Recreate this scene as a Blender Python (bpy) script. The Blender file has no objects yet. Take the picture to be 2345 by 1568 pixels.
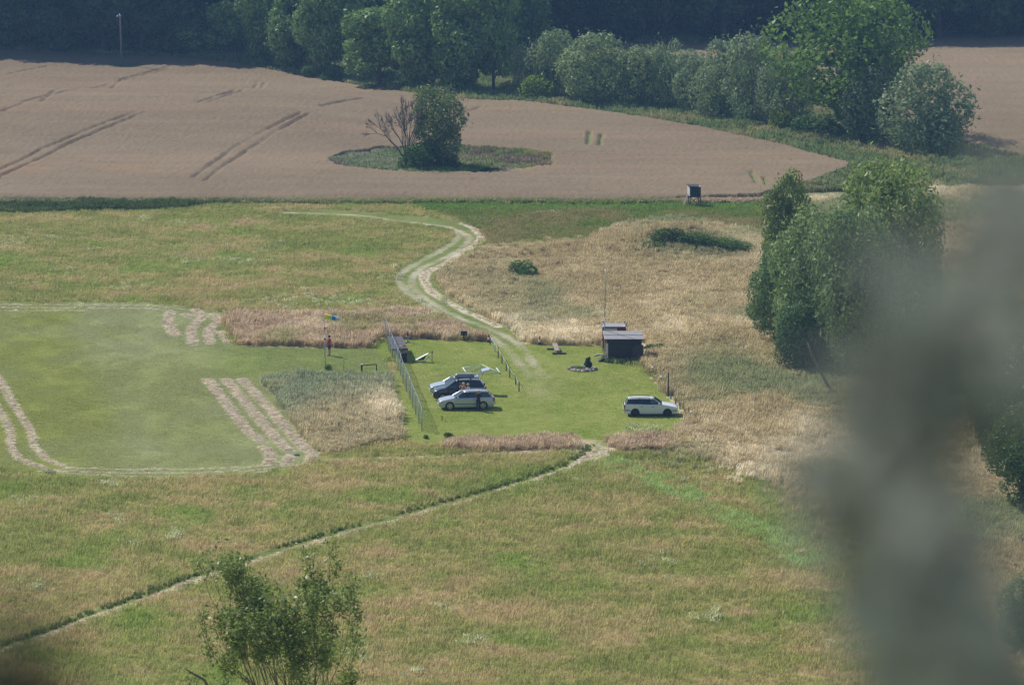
import bpy, bmesh, math, random
import numpy as np
from mathutils import Vector, Matrix, Quaternion

SC = bpy.context.scene
COL = SC.collection
R = math.radians
rng = np.random.default_rng(7)
random.seed(7)

# ------------------------------------------------------------------ camera
CAM_H = 59.0            # eye height above the valley floor (a hill top)
PITCH = R(9.09)
FPX = 9900.0            # focal length in units of 1/2345 of the picture width
cam_d = bpy.data.cameras.new("camera")
cam = bpy.data.objects.new("camera", cam_d); COL.objects.link(cam)
cam.location = (0, 0, CAM_H)
cam.rotation_euler = (R(90) - PITCH, 0, 0)
cam_d.sensor_width = 36.0
cam_d.lens = FPX / 2345.0 * 36.0
cam_d.clip_start = 0.1
cam_d.clip_end = 8000
cam_d.dof.use_dof = True
cam_d.dof.focus_distance = 345.0
cam_d.dof.aperture_fstop = 5.6
SC.camera = cam

# ------------------------------------------------------------------ sky, sun, exposure
SUN_EL, SUN_AZ = R(43), R(43.8)          # sun stands behind and to the left
w = bpy.data.worlds.new("World"); SC.world = w; w.use_nodes = True
nt = w.node_tree
bg = nt.nodes["Background"]
sky = nt.nodes.new("ShaderNodeTexSky"); sky.sky_type = 'NISHITA'
sky.sun_disc = False; sky.sun_elevation = SUN_EL; sky.sun_rotation = SUN_AZ
sky.air_density = 1.0; sky.dust_density = 0.5
nt.links.new(sky.outputs[0], bg.inputs[0]); bg.inputs[1].default_value = 0.085
sl = bpy.data.lights.new("sun", 'SUN'); sl.energy = 4.2; sl.angle = R(0.5); sl.color = (1.0, 0.95, 0.86)
so = bpy.data.objects.new("sun", sl); COL.objects.link(so); so.location = (0, 0, 100)
SUNV = Vector((-math.sin(SUN_AZ) * math.cos(SUN_EL), math.cos(SUN_AZ) * math.cos(SUN_EL), math.sin(SUN_EL)))
so.rotation_euler = SUNV.to_track_quat('Z', 'Y').to_euler()
SC.view_settings.view_transform = 'Standard'
SC.view_settings.look = 'None'
SC.view_settings.exposure = 0.30
SC.view_settings.gamma = 1.0
SC.render.engine = 'CYCLES'
SC.cycles.max_bounces = 6
SC.cycles.diffuse_bounces = 3
SC.cycles.transparent_max_bounces = 16
SC.cycles.volume_bounces = 0
SC.cycles.use_denoising = True

# ------------------------------------------------------------------ numeric helpers
def hash2(ix, iy, seed):
    h = (ix.astype(np.int64) * 374761393 + iy.astype(np.int64) * 668265263 + seed * 1442695041) & 0x7fffffff
    h = ((h ^ (h >> 13)) * 1274126177) & 0x7fffffff
    h = h ^ (h >> 16)
    return (h & 0xffff) / 65535.0

def vnoise(x, y, seed=0):
    ix = np.floor(x); iy = np.floor(y); fx = x - ix; fy = y - iy
    fx = fx * fx * (3 - 2 * fx); fy = fy * fy * (3 - 2 * fy)
    ix = ix.astype(np.int64); iy = iy.astype(np.int64)
    a = hash2(ix, iy, seed); b = hash2(ix + 1, iy, seed); c = hash2(ix, iy + 1, seed); d = hash2(ix + 1, iy + 1, seed)
    return (a * (1 - fx) + b * fx) * (1 - fy) + (c * (1 - fx) + d * fx) * fy

def fbm(x, y, seed=0, octv=4):
    s = 0; a = 0.5; t = 0
    for k in range(octv):
        s = s + a * vnoise(x * 2 ** k + 17.3 * k, y * 2 ** k - 9.1 * k, seed + k); t += a; a *= 0.55
    return s / t

def sstep(a, b, x):
    t = np.clip((x - a) / (b - a), 0, 1)
    return t * t * (3 - 2 * t)

def lerp(a, b, t):
    return a + (b - a) * t

CP, SP = math.cos(PITCH), math.sin(PITCH)
MOUND = []                       # (x, y, rx, ry, h) filled once G() works on the flat valley

def terrain(X, Y):
    X = np.asarray(X, float); Y = np.asarray(Y, float)
    z = 57.3 * np.clip(1 - Y / 240.0, 0, None) ** 1.7
    z = np.where(Y < 0, 57.3 - 0.05 * Y * 0, z)
    rise = 2.3 * sstep(498, 552, Y) - 3.6 * sstep(555, 588, Y) + 3.0 * sstep(592, 665, Y)
    z = z + rise * (1 - sstep(-30, -4, X)) + 1.2 * sstep(560, 680, Y) * sstep(-30, -4, X)
    z = z + 6.0 * sstep(690, 900, Y)
    for (mx, my, rx, ry, h) in MOUND:
        z = z + h * np.exp(-((X - mx) / rx) ** 2 - ((Y - my) / ry) ** 2)
    return z

def tz(x, y):
    return float(terrain(np.array([x]), np.array([y]))[0])

_Yr = np.arange(225, 760, 0.25)
def G(px, py, h=0.0):
    """world point on the ground seen at picture position (px, py) of the 2345x1568 view"""
    cx = (px - 1172.5) / FPX; cy = -(py - 784.0) / FPX
    dy = CP + cy * SP; dz = -SP + cy * CP
    t = _Yr / dy
    X = cx * t; Z = CAM_H + dz * t
    below = np.nonzero(Z <= terrain(X, _Yr) + h)[0]
    i = below[0] if len(below) else len(_Yr) - 1
    i = max(i, 1)
    a = Z[i - 1] - float(terrain(X[i - 1], _Yr[i - 1])) - h; b = Z[i] - float(terrain(X[i], _Yr[i])) - h
    f = a / (a - b) if a != b else 0
    y = _Yr[i - 1] + 0.25 * min(max(f, 0), 1)
    x = cx * y / dy
    return Vector((x, y, tz(x, y)))

def AT(px, py, Y):
    """point of the sight line (px, py) standing at ground distance Y"""
    cx = (px - 1172.5) / FPX; cy = -(py - 784.0) / FPX
    t = Y / (CP + cy * SP)
    return Vector((cx * t, Y, CAM_H + (-SP + cy * CP) * t))

def S(p):
    """picture units per metre at world point p"""
    return FPX / (p.y * CP + (CAM_H - p.z) * SP)

def project(X, Y, Z):
    d = Y * CP + (CAM_H - Z) * SP
    return 1172.5 + FPX * X / d, 784.0 - FPX * (Y * SP + (Z - CAM_H) * CP) / d

def pip(px, py, poly):
    inside = np.zeros(px.shape, bool)
    n = len(poly)
    for i in range(n):
        x1, y1 = poly[i]; x2, y2 = poly[(i + 1) % n]
        if y1 == y2: continue
        c = ((y1 > py) != (y2 > py)) & (px < (x2 - x1) * (py - y1) / (y2 - y1) + x1)
        inside ^= c
    return inside

def wline(pts):
    return np.array([[G(*p).x, G(*p).y] for p in pts])

def dist_line(X, Y, L):
    d = np.full(X.shape, 1e9)
    for i in range(len(L) - 1):
        ax, ay = L[i]; bx, by = L[i + 1]
        vx, vy = bx - ax, by - ay; q = vx * vx + vy * vy + 1e-9
        t = np.clip(((X - ax) * vx + (Y - ay) * vy) / q, 0, 1)
        d = np.minimum(d, np.hypot(X - ax - t * vx, Y - ay - t * vy))
    return d

m_ = G(1535, 572); MOUND.append((m_.x, m_.y, 6.0, 6.0, 2.0))

# ------------------------------------------------------------------ object helpers
def tag(o, label=None, cat=None, group=None, kind=None):
    if label: o['label'] = label
    if cat: o['category'] = cat
    if group: o['group'] = group
    if kind: o['kind'] = kind
    return o

def thing(name, label, cat, loc=(0, 0, 0), rz=0.0, group=None):
    o = bpy.data.objects.new(name, None); COL.objects.link(o)
    o.location = loc; o.rotation_euler = (0, 0, rz); o.empty_display_size = 0.3
    return tag(o, label, cat, group)

def np_mesh(name, V, F, mat=None, parent=None, smooth=False, attrs=None, link=True, mats=None, mi=None):
    """V (n,3), F (m,k) -> mesh object"""
    V = np.ascontiguousarray(V, dtype=np.float32); F = np.ascontiguousarray(F, dtype=np.int32)
    me = bpy.data.meshes.new(name)
    k = F.shape[1]
    me.vertices.add(len(V)); me.vertices.foreach_set("co", V.ravel())
    me.loops.add(F.size); me.loops.foreach_set("vertex_index", F.ravel())
    me.polygons.add(len(F))
    me.polygons.foreach_set("loop_start", np.arange(0, F.size, k, dtype=np.int32))
    try: me.polygons.foreach_set("loop_total", np.full(len(F), k, dtype=np.int32))
    except Exception: pass
    if smooth: me.polygons.foreach_set("use_smooth", np.ones(len(F), bool))
    if mi is not None: me.polygons.foreach_set("material_index", np.asarray(mi, dtype=np.int32))
    me.update(calc_edges=True)
    for (an, (typ, dat)) in (attrs or {}).items():
        a = me.attributes.new(an, typ, 'POINT')
        a.data.foreach_set('color' if typ == 'FLOAT_COLOR' else ('vector' if typ == 'FLOAT_VECTOR' else 'value'), np.ascontiguousarray(dat, dtype=np.float32 if typ != 'INT' else np.int32).ravel())
    for m in (mats or ([mat] if mat else [])): me.materials.append(m)
    o = bpy.data.objects.new(name, me)
    if link: COL.objects.link(o)
    if parent: o.parent = parent
    return o

class MB:
    """collects simple shapes, builds ONE mesh object"""
    def __init__(s): s.v = []; s.f = []
    def add(s, vs, fs):
        n = len(s.v); s.v += [tuple(v) for v in vs]; s.f += [tuple(i + n for i in f) for f in fs]; return s
    def box(s, c, d, rz=0.0, rot=None):
        hx, hy, hz = d[0] / 2, d[1] / 2, d[2] / 2
        M = rot if rot is not None else Matrix.Rotation(rz, 3, 'Z')
        vs = [Vector(c) + M @ Vector((x * hx, y * hy, z * hz)) for x in (-1, 1) for y in (-1, 1) for z in (-1, 1)]
        return s.add(vs, [(0, 1, 3, 2), (4, 6, 7, 5), (0, 4, 5, 1), (2, 3, 7, 6), (0, 2, 6, 4), (1, 5, 7, 3)])
    def tube(s, pts, r, n=7, caps=True):
        pts = [Vector(p) for p in pts]
        rs = r if isinstance(r, (list, tuple)) else [r] * len(pts)
        rings = []
        for i, p in enumerate(pts):
            d = (pts[min(i + 1, len(pts) - 1)] - pts[max(i - 1, 0)])
            if d.length < 1e-9: d = Vector((0, 0, 1))
            d.normalize()
            a = d.cross(Vector((0, 0, 1)) if abs(d.z) < 0.9 else Vector((1, 0, 0))).normalized(); b = d.cross(a)
            rings.append([p + (a * math.cos(2 * math.pi * k / n) + b * math.sin(2 * math.pi * k / n)) * rs[i] for k in range(n)])
        vs = [v for rg in rings for v in rg]; fs = []
        for i in range(len(pts) - 1):
            for k in range(n):
                fs.append((i * n + k, i * n + (k + 1) % n, (i + 1) * n + (k + 1) % n, (i + 1) * n + k))
        if caps:
            fs.append(tuple(range(n))[::-1]); fs.append(tuple((len(pts) - 1) * n + k for k in range(n)))
        return s.add(vs, fs)
    def lathe(s, c, prof, n=14, axis='Z', caps=True):
        vs = []; fs = []
        for (r, z) in prof:
            for k in range(n):
                a = 2 * math.pi * k / n; v = (r * math.cos(a), r * math.sin(a), z)
                if axis == 'Y': v = (v[0], v[2], v[1])
                if axis == 'X': v = (v[2], v[0], v[1])
                vs.append(Vector(c) + Vector(v))
        for i in range(len(prof) - 1):
            for k in range(n): fs.append((i * n + k, i * n + (k + 1) % n, (i + 1) * n + (k + 1) % n, (i + 1) * n + k))
        if caps: fs.append(tuple(range(n))[::-1]); fs.append(tuple((len(prof) - 1) * n + k for k in range(n)))
        return s.add(vs, fs)
    def slab(s, q, th):
        """polygon q (3-D points) thickened along its normal by th"""
        q = [Vector(p) for p in q]; n = Vector((0, 0, 0))
        for i in range(len(q)): n += (q[i] - q[0]).cross(q[(i + 1) % len(q)] - q[0])
        n.normalize(); m = len(q)
        vs = q + [p - n * th for p in q]
        fs = [tuple(range(m)), tuple(range(2 * m - 1, m - 1, -1))] + [(i, (i + m), (i + 1) % m + m, (i + 1) % m) for i in range(m)]
        return s.add(vs, fs)
    def build(s, name, mat, parent=None, smooth=False, bevel=0.0):
        me = bpy.data.meshes.new(name); me.from_pydata([tuple(v) for v in s.v], [], s.f); me.update()
        bm = bmesh.new(); bm.from_mesh(me); bmesh.ops.recalc_face_normals(bm, faces=bm.faces); bm.to_mesh(me); bm.free()
        if mat: me.materials.append(mat)
        if smooth:
            for p in me.polygons: p.use_smooth = True
        o = bpy.data.objects.new(name, me); COL.objects.link(o)
        if parent: o.parent = parent
        if bevel:
            b = o.modifiers.new('bevel', 'BEVEL'); b.width = bevel; b.segments = 2; b.limit_method = 'ANGLE'
        return o

# ------------------------------------------------------------------ materials
def newmat(name):
    m = bpy.data.materials.new(name); m.use_nodes = True
    return m, m.node_tree, m.node_tree.nodes, m.node_tree.links

def mat(name, col, rough=0.6, metal=0.0, var=0.12, scale=6.0, spec=0.5, coat=0.0):
    """principled with mild procedural wear"""
    m, t, N, L = newmat(name)
    b = N["Principled BSDF"]
    b.inputs['Roughness'].default_value = rough; b.inputs['Metallic'].default_value = metal
    b.inputs['Specular IOR Level'].default_value = spec
    b.inputs['Coat Weight'].default_value = coat
    tc = N.new('ShaderNodeTexCoord'); nz = N.new('ShaderNodeTexNoise'); nz.inputs['Scale'].default_value = scale; nz.inputs['Detail'].default_value = 4
    mr = N.new('ShaderNodeMapRange'); mr.inputs[1].default_value = 0.3; mr.inputs[2].default_value = 0.7; mr.inputs[3].default_value = 1 - var; mr.inputs[4].default_value = 1 + var
    mx = N.new('ShaderNodeMix'); mx.data_type = 'RGBA'; mx.blend_type = 'MULTIPLY'; mx.inputs[0].default_value = 1
    mx.inputs[6].default_value = (*col, 1)
    L.new(tc.outputs['Object'], nz.inputs['Vector']); L.new(nz.outputs[0], mr.inputs[0]); L.new(mr.outputs[0], mx.inputs[7])
    L.new(mx.outputs[2], b.inputs['Base Color'])
    return m

def plant_shader(N, L, color_out, transl=0.35, rough=0.6, gloss=0.0):
    d = N.new('ShaderNodeBsdfDiffuse'); tr = N.new('ShaderNodeBsdfTranslucent'); mx = N.new('ShaderNodeMixShader')
    mx.inputs[0].default_value = transl
    L.new(color_out, d.inputs[0]); L.new(color_out, tr.inputs[0]); L.new(d.outputs[0], mx.inputs[1]); L.new(tr.outputs[0], mx.inputs[2])
    last = mx.outputs[0]
    if gloss:
        g = N.new('ShaderNodeBsdfGlossy'); g.inputs['Roughness'].default_value = 0.38; g.inputs[0].default_value = (0.9, 0.95, 1.0, 1)
        m2 = N.new('ShaderNodeMixShader'); m2.inputs[0].default_value = gloss
        L.new(last, m2.inputs[1]); L.new(g.outputs[0], m2.inputs[2]); last = m2.outputs[0]
    return last

def grass_mat(name, root=(0.10, 0.14, 0.04), rootmix=0.6, transl=0.35):
    """stalk colour comes with every tuft ('tint'); seed heads and stems differ ('h')"""
    m, t, N, L = newmat(name); N.remove(N["Principled BSDF"])
    a = N.new('ShaderNodeAttribute'); a.attribute_type = 'INSTANCER'; a.attribute_name = 'tint'
    h = N.new('ShaderNodeAttribute'); h.attribute_type = 'GEOMETRY'; h.attribute_name = 'h'
    v = N.new('ShaderNodeAttribute'); v.attribute_type = 'GEOMETRY'; v.attribute_name = 'bv'
    mr = N.new('ShaderNodeMapRange'); mr.inputs[1].default_value = 0.0; mr.inputs[2].default_value = 0.65; mr.inputs[3].default_value = rootmix; mr.inputs[4].default_value = 0.0
    mx = N.new('ShaderNodeMix'); mx.data_type = 'RGBA'; mx.inputs[7].default_value = (*root, 1)
    mu = N.new('ShaderNodeMix'); mu.data_type = 'RGBA'; mu.blend_type = 'MULTIPLY'; mu.inputs[0].default_value = 1
    L.new(h.outputs['Fac'], mr.inputs[0]); L.new(mr.outputs[0], mx.inputs[0]); L.new(a.outputs['Color'], mx.inputs[6])
    L.new(mx.outputs[2], mu.inputs[6]); L.new(v.outputs['Fac'], mu.inputs[7])
    L.new(plant_shader(N, L, mu.outputs[2], transl), N["Material Output"].inputs[0])
    return m

def leaf_mat(name, col, transl=0.3, gloss=0.06, var=0.35):
    """foliage: per-tree tint from the object's colour, per-leaf variation from 'bv'"""
    m, t, N, L = newmat(name); N.remove(N["Principled BSDF"])
    oi = N.new('ShaderNodeObjectInfo')
    v = N.new('ShaderNodeAttribute'); v.attribute_type = 'GEOMETRY'; v.attribute_name = 'bv'
    m1 = N.new('ShaderNodeMix'); m1.data_type = 'RGBA'; m1.blend_type = 'MULTIPLY'; m1.inputs[0].default_value = 1; m1.inputs[6].default_value = (*col, 1)
    m2 = N.new('ShaderNodeMix'); m2.data_type = 'RGBA'; m2.blend_type = 'MULTIPLY'; m2.inputs[0].default_value = 1
    L.new(oi.outputs['Color'], m1.inputs[7]); L.new(m1.outputs[2], m2.inputs[6]); L.new(v.outputs['Fac'], m2.inputs[7])
    L.new(plant_shader(N, L, m2.outputs[2], transl, gloss=gloss), N["Material Output"].inputs[0])
    return m

def ground_mat(name, sx=6.0, amt=0.35, bump=0.4, bscale=14.0):
    m, t, N, L = newmat(name); b = N["Principled BSDF"]; b.inputs['Roughness'].default_value = 0.95; b.inputs['Specular IOR Level'].default_value = 0.1
    a = N.new('ShaderNodeAttribute'); a.attribute_name = 'gt'
    g = N.new('ShaderNodeNewGeometry')
    n1 = N.new('ShaderNodeTexNoise'); n1.inputs['Scale'].default_value = sx; n1.inputs['Detail'].default_value = 5; n1.inputs['Roughness'].default_value = 0.7
    mp = N.new('ShaderNodeMapping'); mp.inputs['Scale'].default_value = (0.55, 1.0, 1.0)
    L.new(g.outputs['Position'], mp.inputs[0]); L.new(mp.outputs[0], n1.inputs['Vector'])
    mr = N.new('ShaderNodeMapRange'); mr.inputs[1].default_value = 0.25; mr.inputs[2].default_value = 0.75; mr.inputs[3].default_value = 1 - amt; mr.inputs[4].default_value = 1 + amt
    mu = N.new('ShaderNodeMix'); mu.data_type = 'RGBA'; mu.blend_type = 'MULTIPLY'; mu.inputs[0].default_value = 1
    L.new(n1.outputs[0], mr.inputs[0]); L.new(a.outputs['Color'], mu.inputs[6]); L.new(mr.outputs[0], mu.inputs[7]); L.new(mu.outputs[2], b.inputs['Base Color'])
    n2 = N.new('ShaderNodeTexNoise'); n2.inputs['Scale'].default_value = bscale; n2.inputs['Detail'].default_value = 3
    bp = N.new('ShaderNodeBump'); bp.inputs['Strength'].default_value = bump; bp.inputs['Distance'].default_value = 0.08
    L.new(g.outputs['Position'], n2.inputs['Vector']); L.new(n2.outputs[0], bp.inputs['Height']); L.new(bp.outputs[0], b.inputs['Normal'])
    return m

def glass_mat(name, tint=(0.25, 0.3, 0.33), refl=0.12):
    m, t, N, L = newmat(name); N.remove(N["Principled BSDF"])
    tr = N.new('ShaderNodeBsdfTransparent'); tr.inputs[0].default_value = (*tint, 1)
    gl = N.new('ShaderNodeBsdfGlossy'); gl.inputs['Roughness'].default_value = 0.03
    fr = N.new('ShaderNodeFresnel'); fr.inputs[0].default_value = 1.5
    ad = N.new('ShaderNodeMath'); ad.operation = 'ADD'; ad.inputs[1].default_value = refl
    mx = N.new('ShaderNodeMixShader')
    L.new(fr.outputs[0], ad.inputs[0]); L.new(ad.outputs[0], mx.inputs[0]); L.new(tr.outputs[0], mx.inputs[1]); L.new(gl.outputs[0], mx.inputs[2])
    L.new(mx.outputs[0], N["Material Output"].inputs[0])
    return m

# ------------------------------------------------------------------ layout of the valley (outlines as sighted on the ground)
AIRSTRIP = [(-90,690),(330,694),(430,702),(510,716),(513,735),(503,750),(530,789),(600,793),(868,798),(908,862),(740,866),(605,868),(594,870),(628,905),(665,965),(700,1005),(728,1030),(737,1048),(690,1068),(600,1086),(400,1098),(200,1098),(80,1088),(0,1075),(-90,1050)]
LAWN = [(860,797),(872,774),(960,776),(1120,783),(1205,786),(1286,791),(1383,791),(1383,829),(1466,839),(1487,859),(1520,900),(1557,946),(1568,973),(1540,990),(1510,1003),(1390,1007),(1312,1008),(1062,1003),(1035,1010),(985,1022),(925,1015),(922,985),(905,915),(893,862),(912,850)]
TRACK = [(640,492),(720,496),(800,499),(905,511),(962,517),(1001,523),(1032,528),(1040,540),(1028,553),(1000,566),(970,581),(930,603),(905,622),(898,640),(905,662),(925,682),(960,705),(1000,728),(1060,758),(1115,777),(1150,792),(1205,790),(1160,748),(1118,728),(1085,712),(1055,696),(1022,676),(1000,655),(993,635),(1010,616),(1060,590),(1100,562),(1112,545),(1104,526),(1060,510),(1000,500),(900,490),(800,483),(720,481),(640,483)]
GATE = [(1316,1006),(1388,1006),(1402,1035),(1392,1050),(1350,1064),(1328,1052),(1330,1030)]
TALL = [(1130,765),(1075,712),(1025,682),(1003,655),(1000,635),(1060,592),(1120,563),(1250,560),(1350,547),(1420,520),(1540,503),(1740,543),(1800,470),(2420,420),(2420,1700),(2230,1700),(2050,1350),(1950,1220),(1850,1140),(1700,1085),(1545,1042),(1540,990),(1568,975),(1557,946),(1520,900),(1487,859),(1466,839),(1480,800),(1383,791),(1286,790),(1205,786)]
BROWN = [(508,738),(525,714),(700,725),(880,727),(905,714),(975,718),(1060,758),(1115,776),(1118,783),(960,777),(868,776),(845,797),(545,791)]
ROUGH = [(594,870),(605,868),(740,866),(893,863),(893,866),(905,915),(922,985),(925,1008),(870,1015),(760,1040),(735,1045),(728,1030),(700,1005),(665,965),(628,905)]
STRIPS = [[(1045,1008),(1300,1007),(1322,1014),(1326,1034),(1230,1030),(1040,1036),(1010,1030)], [(1388,1008),(1535,1003),(1544,1030),(1500,1034),(1400,1032)]]
WHEAT = [(-200,455),(0,463),(330,467),(700,468),(1100,465),(1400,466),(1560,463),(1740,458),(1850,430),(1945,395),(1950,385),(1800,345),(1600,300),(1400,268),(1210,243),(1040,238),(850,210),(700,187),(560,157),(450,143),(300,135),(0,122),(-200,114)]
WHEAT2 = [(1430,108),(1560,110),(1690,112),(1900,103),(2140,88),(2345,80),(2560,72),(2560,470),(2330,365),(2230,345),(2100,300),(1990,240),(1700,150),(1440,135)]
DITCH = [(-200,452),(0,463),(330,467),(500,469),(420,480),(160,487),(0,490),(-200,494)]
GREENM = [(1050,505),(930,469),(1560,470),(1740,464),(1760,545),(1540,503),(1420,520),(1350,545),(1120,563),(1105,540),(1085,518)]
FP = [(-120,1540),(0,1492),(110,1455),(210,1415),(330,1374),(440,1332),(560,1295),(660,1260),(760,1232),(850,1206),(930,1186),(1000,1165),(1070,1148),(1130,1130),(1200,1108),(1260,1088),(1310,1068),(1335,1052),(1350,1035)]
FPW = wline([(x, y - 6) for x, y in FP])
FPHAY = wline(FP)
P2 = wline([(737,1054),(850,1051),(1000,1047),(1100,1041),(1250,1034),(1330,1033),(1400,1036),(1470,1036),(1535,1037)])
LRUT = wline([(640,487),(720,489),(800,492),(850,496),(905,505),(962,511),(1001,522),(1035,532),(1047,543),(1039,557),(1012,572),(982,589),(943,609),(920,626),(912,640),(920,657),(937,672),(968,695),(1001,716),(1030,733),(1068,752),(1119,766),(1139,782),(1165,802),(1185,826),(1205,849),(1219,869)])
RRUT = wline([(981,514),(1020,519),(1049,528),(1068,538),(1076,547),(1064,563),(1039,582),(1008,595),(968,613),(947,630),(941,643),(945,657),(962,674),(991,695),(1024,714),(1060,731),(1118,752),(1152,766),(1186,787),(1206,806),(1222,833),(1246,862),(1262,882)])
THAY = wline([(1060,512),(1085,522),(1097,534),(1105,547),(1089,561),(1058,580),(1012,609),(997,613),(974,626),(970,643),(980,659),(989,670),(1012,684),(1043,701),(1068,715),(1097,726),(1119,736),(1140,748)])
FAINT = wline([(1400,1062),(1460,1085),(1520,1110),(1590,1145),(1650,1180),(1720,1205),(1780,1232),(1850,1290)])
HAYLINES = [wline(l) for l in [
    [(474,868),(507,909),(535,947),(566,988),(602,1012)], [(602,1022),(612,1033),(623,1046),(612,1064)],
    [(517,868),(551,909),(587,952),(628,999),(661,1032)], [(666,1040),(654,1064)],
    [(553,868),(589,906),(618,937),(654,978),(687,1014),(715,1040),(708,1062),(670,1074)],
    [(388,715),(385,739),(401,768)], [(425,719),(440,727)], [(448,709),(462,725),(438,752),(442,789)],
    [(488,719),(502,735),(478,755),(482,787)], [(505,759),(525,787)],
    [(-80,800),(0,868),(28,920),(52,958),(70,985),(78,1020),(105,1050),(150,1070)], [(-40,890),(0,940),(22,980),(28,1030),(45,1052),(100,1070)],
    ]]
HAYTHIN = [wline(l) for l in [
    [(150,1071),(300,1075),(450,1074),(560,1070),(610,1064)], [(60,1062),(120,1077),(300,1083),(450,1082),(600,1076),(650,1066)],
    [(90,1078),(300,1092),(450,1091),(600,1082),(690,1068)], [(-80,697),(100,698),(330,699),(420,708)], [(-80,704),(100,705),(330,706),(400,713)], [(-80,711),(150,711),(200,711)],
    [(1335,1014),(1352,1030),(1372,1042)], [(1365,1012),(1385,1030),(1398,1040)], [(1330,1020),(1390,1038)], [(1370,1040),(1360,1060),(1330,1075)],
    [(720,797),(790,796),(850,794)], [(780,785),(830,790),(840,778)], [(560,792),(700,796)]]]
ISL = G(1023, 377); ISLX = 258 / S(ISL); ISLY = abs(G(1023, 346).y - G(1023, 406).y) / 2
ISL.y = (G(1023, 346).y + G(1023, 406).y) / 2

def in_island(X, Y, grow=0.0):
    wob = 1 + 0.30 * (fbm(X * 0.30, Y * 0.14, 41) - 0.5) * 2
    return ((X - ISL.x) / (ISLX + grow)) ** 2 + ((Y - ISL.y) / (ISLY + grow)) ** 2 < wob

def category(X, Y):
    """0 meadow 1 lawn 2 track 3 footpath 4 gate 5 tall pale 6 tall brown 7 rough 8 margin 9 ditch 10 green meadow 11 wheat 12 island 13 tall strip 15 airstrip"""
    Z = terrain(X, Y)
    # wobble the outlines a little so that no edge is ruler-straight
    wx = (fbm(X * 0.5, Y * 0.3, 3, 4) - 0.5) * 15; wy = (fbm(X * 0.5, Y * 0.3, 5, 4) - 0.5) * 4.5
    px, py = project(X, Y, Z); px = px + wx; py = py + wy
    c = np.zeros(X.shape, np.int32)
    far = py < 480
    c[far] = 8
    def put(poly, v):
        bx = [p[0] for p in poly]; by = [p[1] for p in poly]
        s = np.nonzero((px > min(bx) - 1) & (px < max(bx) + 1) & (py > min(by) - 1) & (py < max(by) + 1))
        if len(s[0]) == 0: return
        ins = pip(px[s], py[s], poly); c[tuple(a[ins] for a in s)] = v
    c[(py < 492) & (py >= 466)] = 0
    c[(py < 480) & (px > 1740)] = 8
    put(DITCH, 9); put(GREENM, 10); put(TALL, 5); put(BROWN, 6); put(ROUGH, 7)
    for s in STRIPS: put(s, 13)
    put(AIRSTRIP, 15); put(LAWN, 1); put(TRACK, 2)
    s = (Y > 232) & (Y < 345)
    d = np.full(X.shape, 99.0); d[s] = dist_line(X[s], Y[s], FPW)
    c[(d < 0.72 + wx * 0.02) & (c != 1) & (c != 13)] = 3
    d = np.full(X.shape, 99.0); s = (Y > 300) & (Y < 330); d[s] = dist_line(X[s], Y[s], P2)
    c[(d < 0.5) & (c != 15) & (c != 1)] = 3
    put(GATE, 4)
    put(WHEAT, 11); put(WHEAT2, 11)
    c[in_island(X, Y)] = 12
    return c, px, py

GREEN = np.array([0.255, 0.28, 0.085]); OLIVE = np.array([0.345, 0.335, 0.125]); PINK = np.array([0.49, 0.37, 0.225])
TAN = np.array([0.60, 0.505, 0.315]); BLOND = np.array([0.80, 0.71, 0.53]); TEAL = np.array([0.29, 0.33, 0.165]); LUSH = np.array([0.22, 0.32, 0.06])
DARKG = np.array([0.07, 0.11, 0.035]); HAY = np.array([0.88, 0.78, 0.61]); GRAVEL = np.array([0.50, 0.45, 0.34]); RUST = np.array([0.47, 0.385, 0.215])

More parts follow.
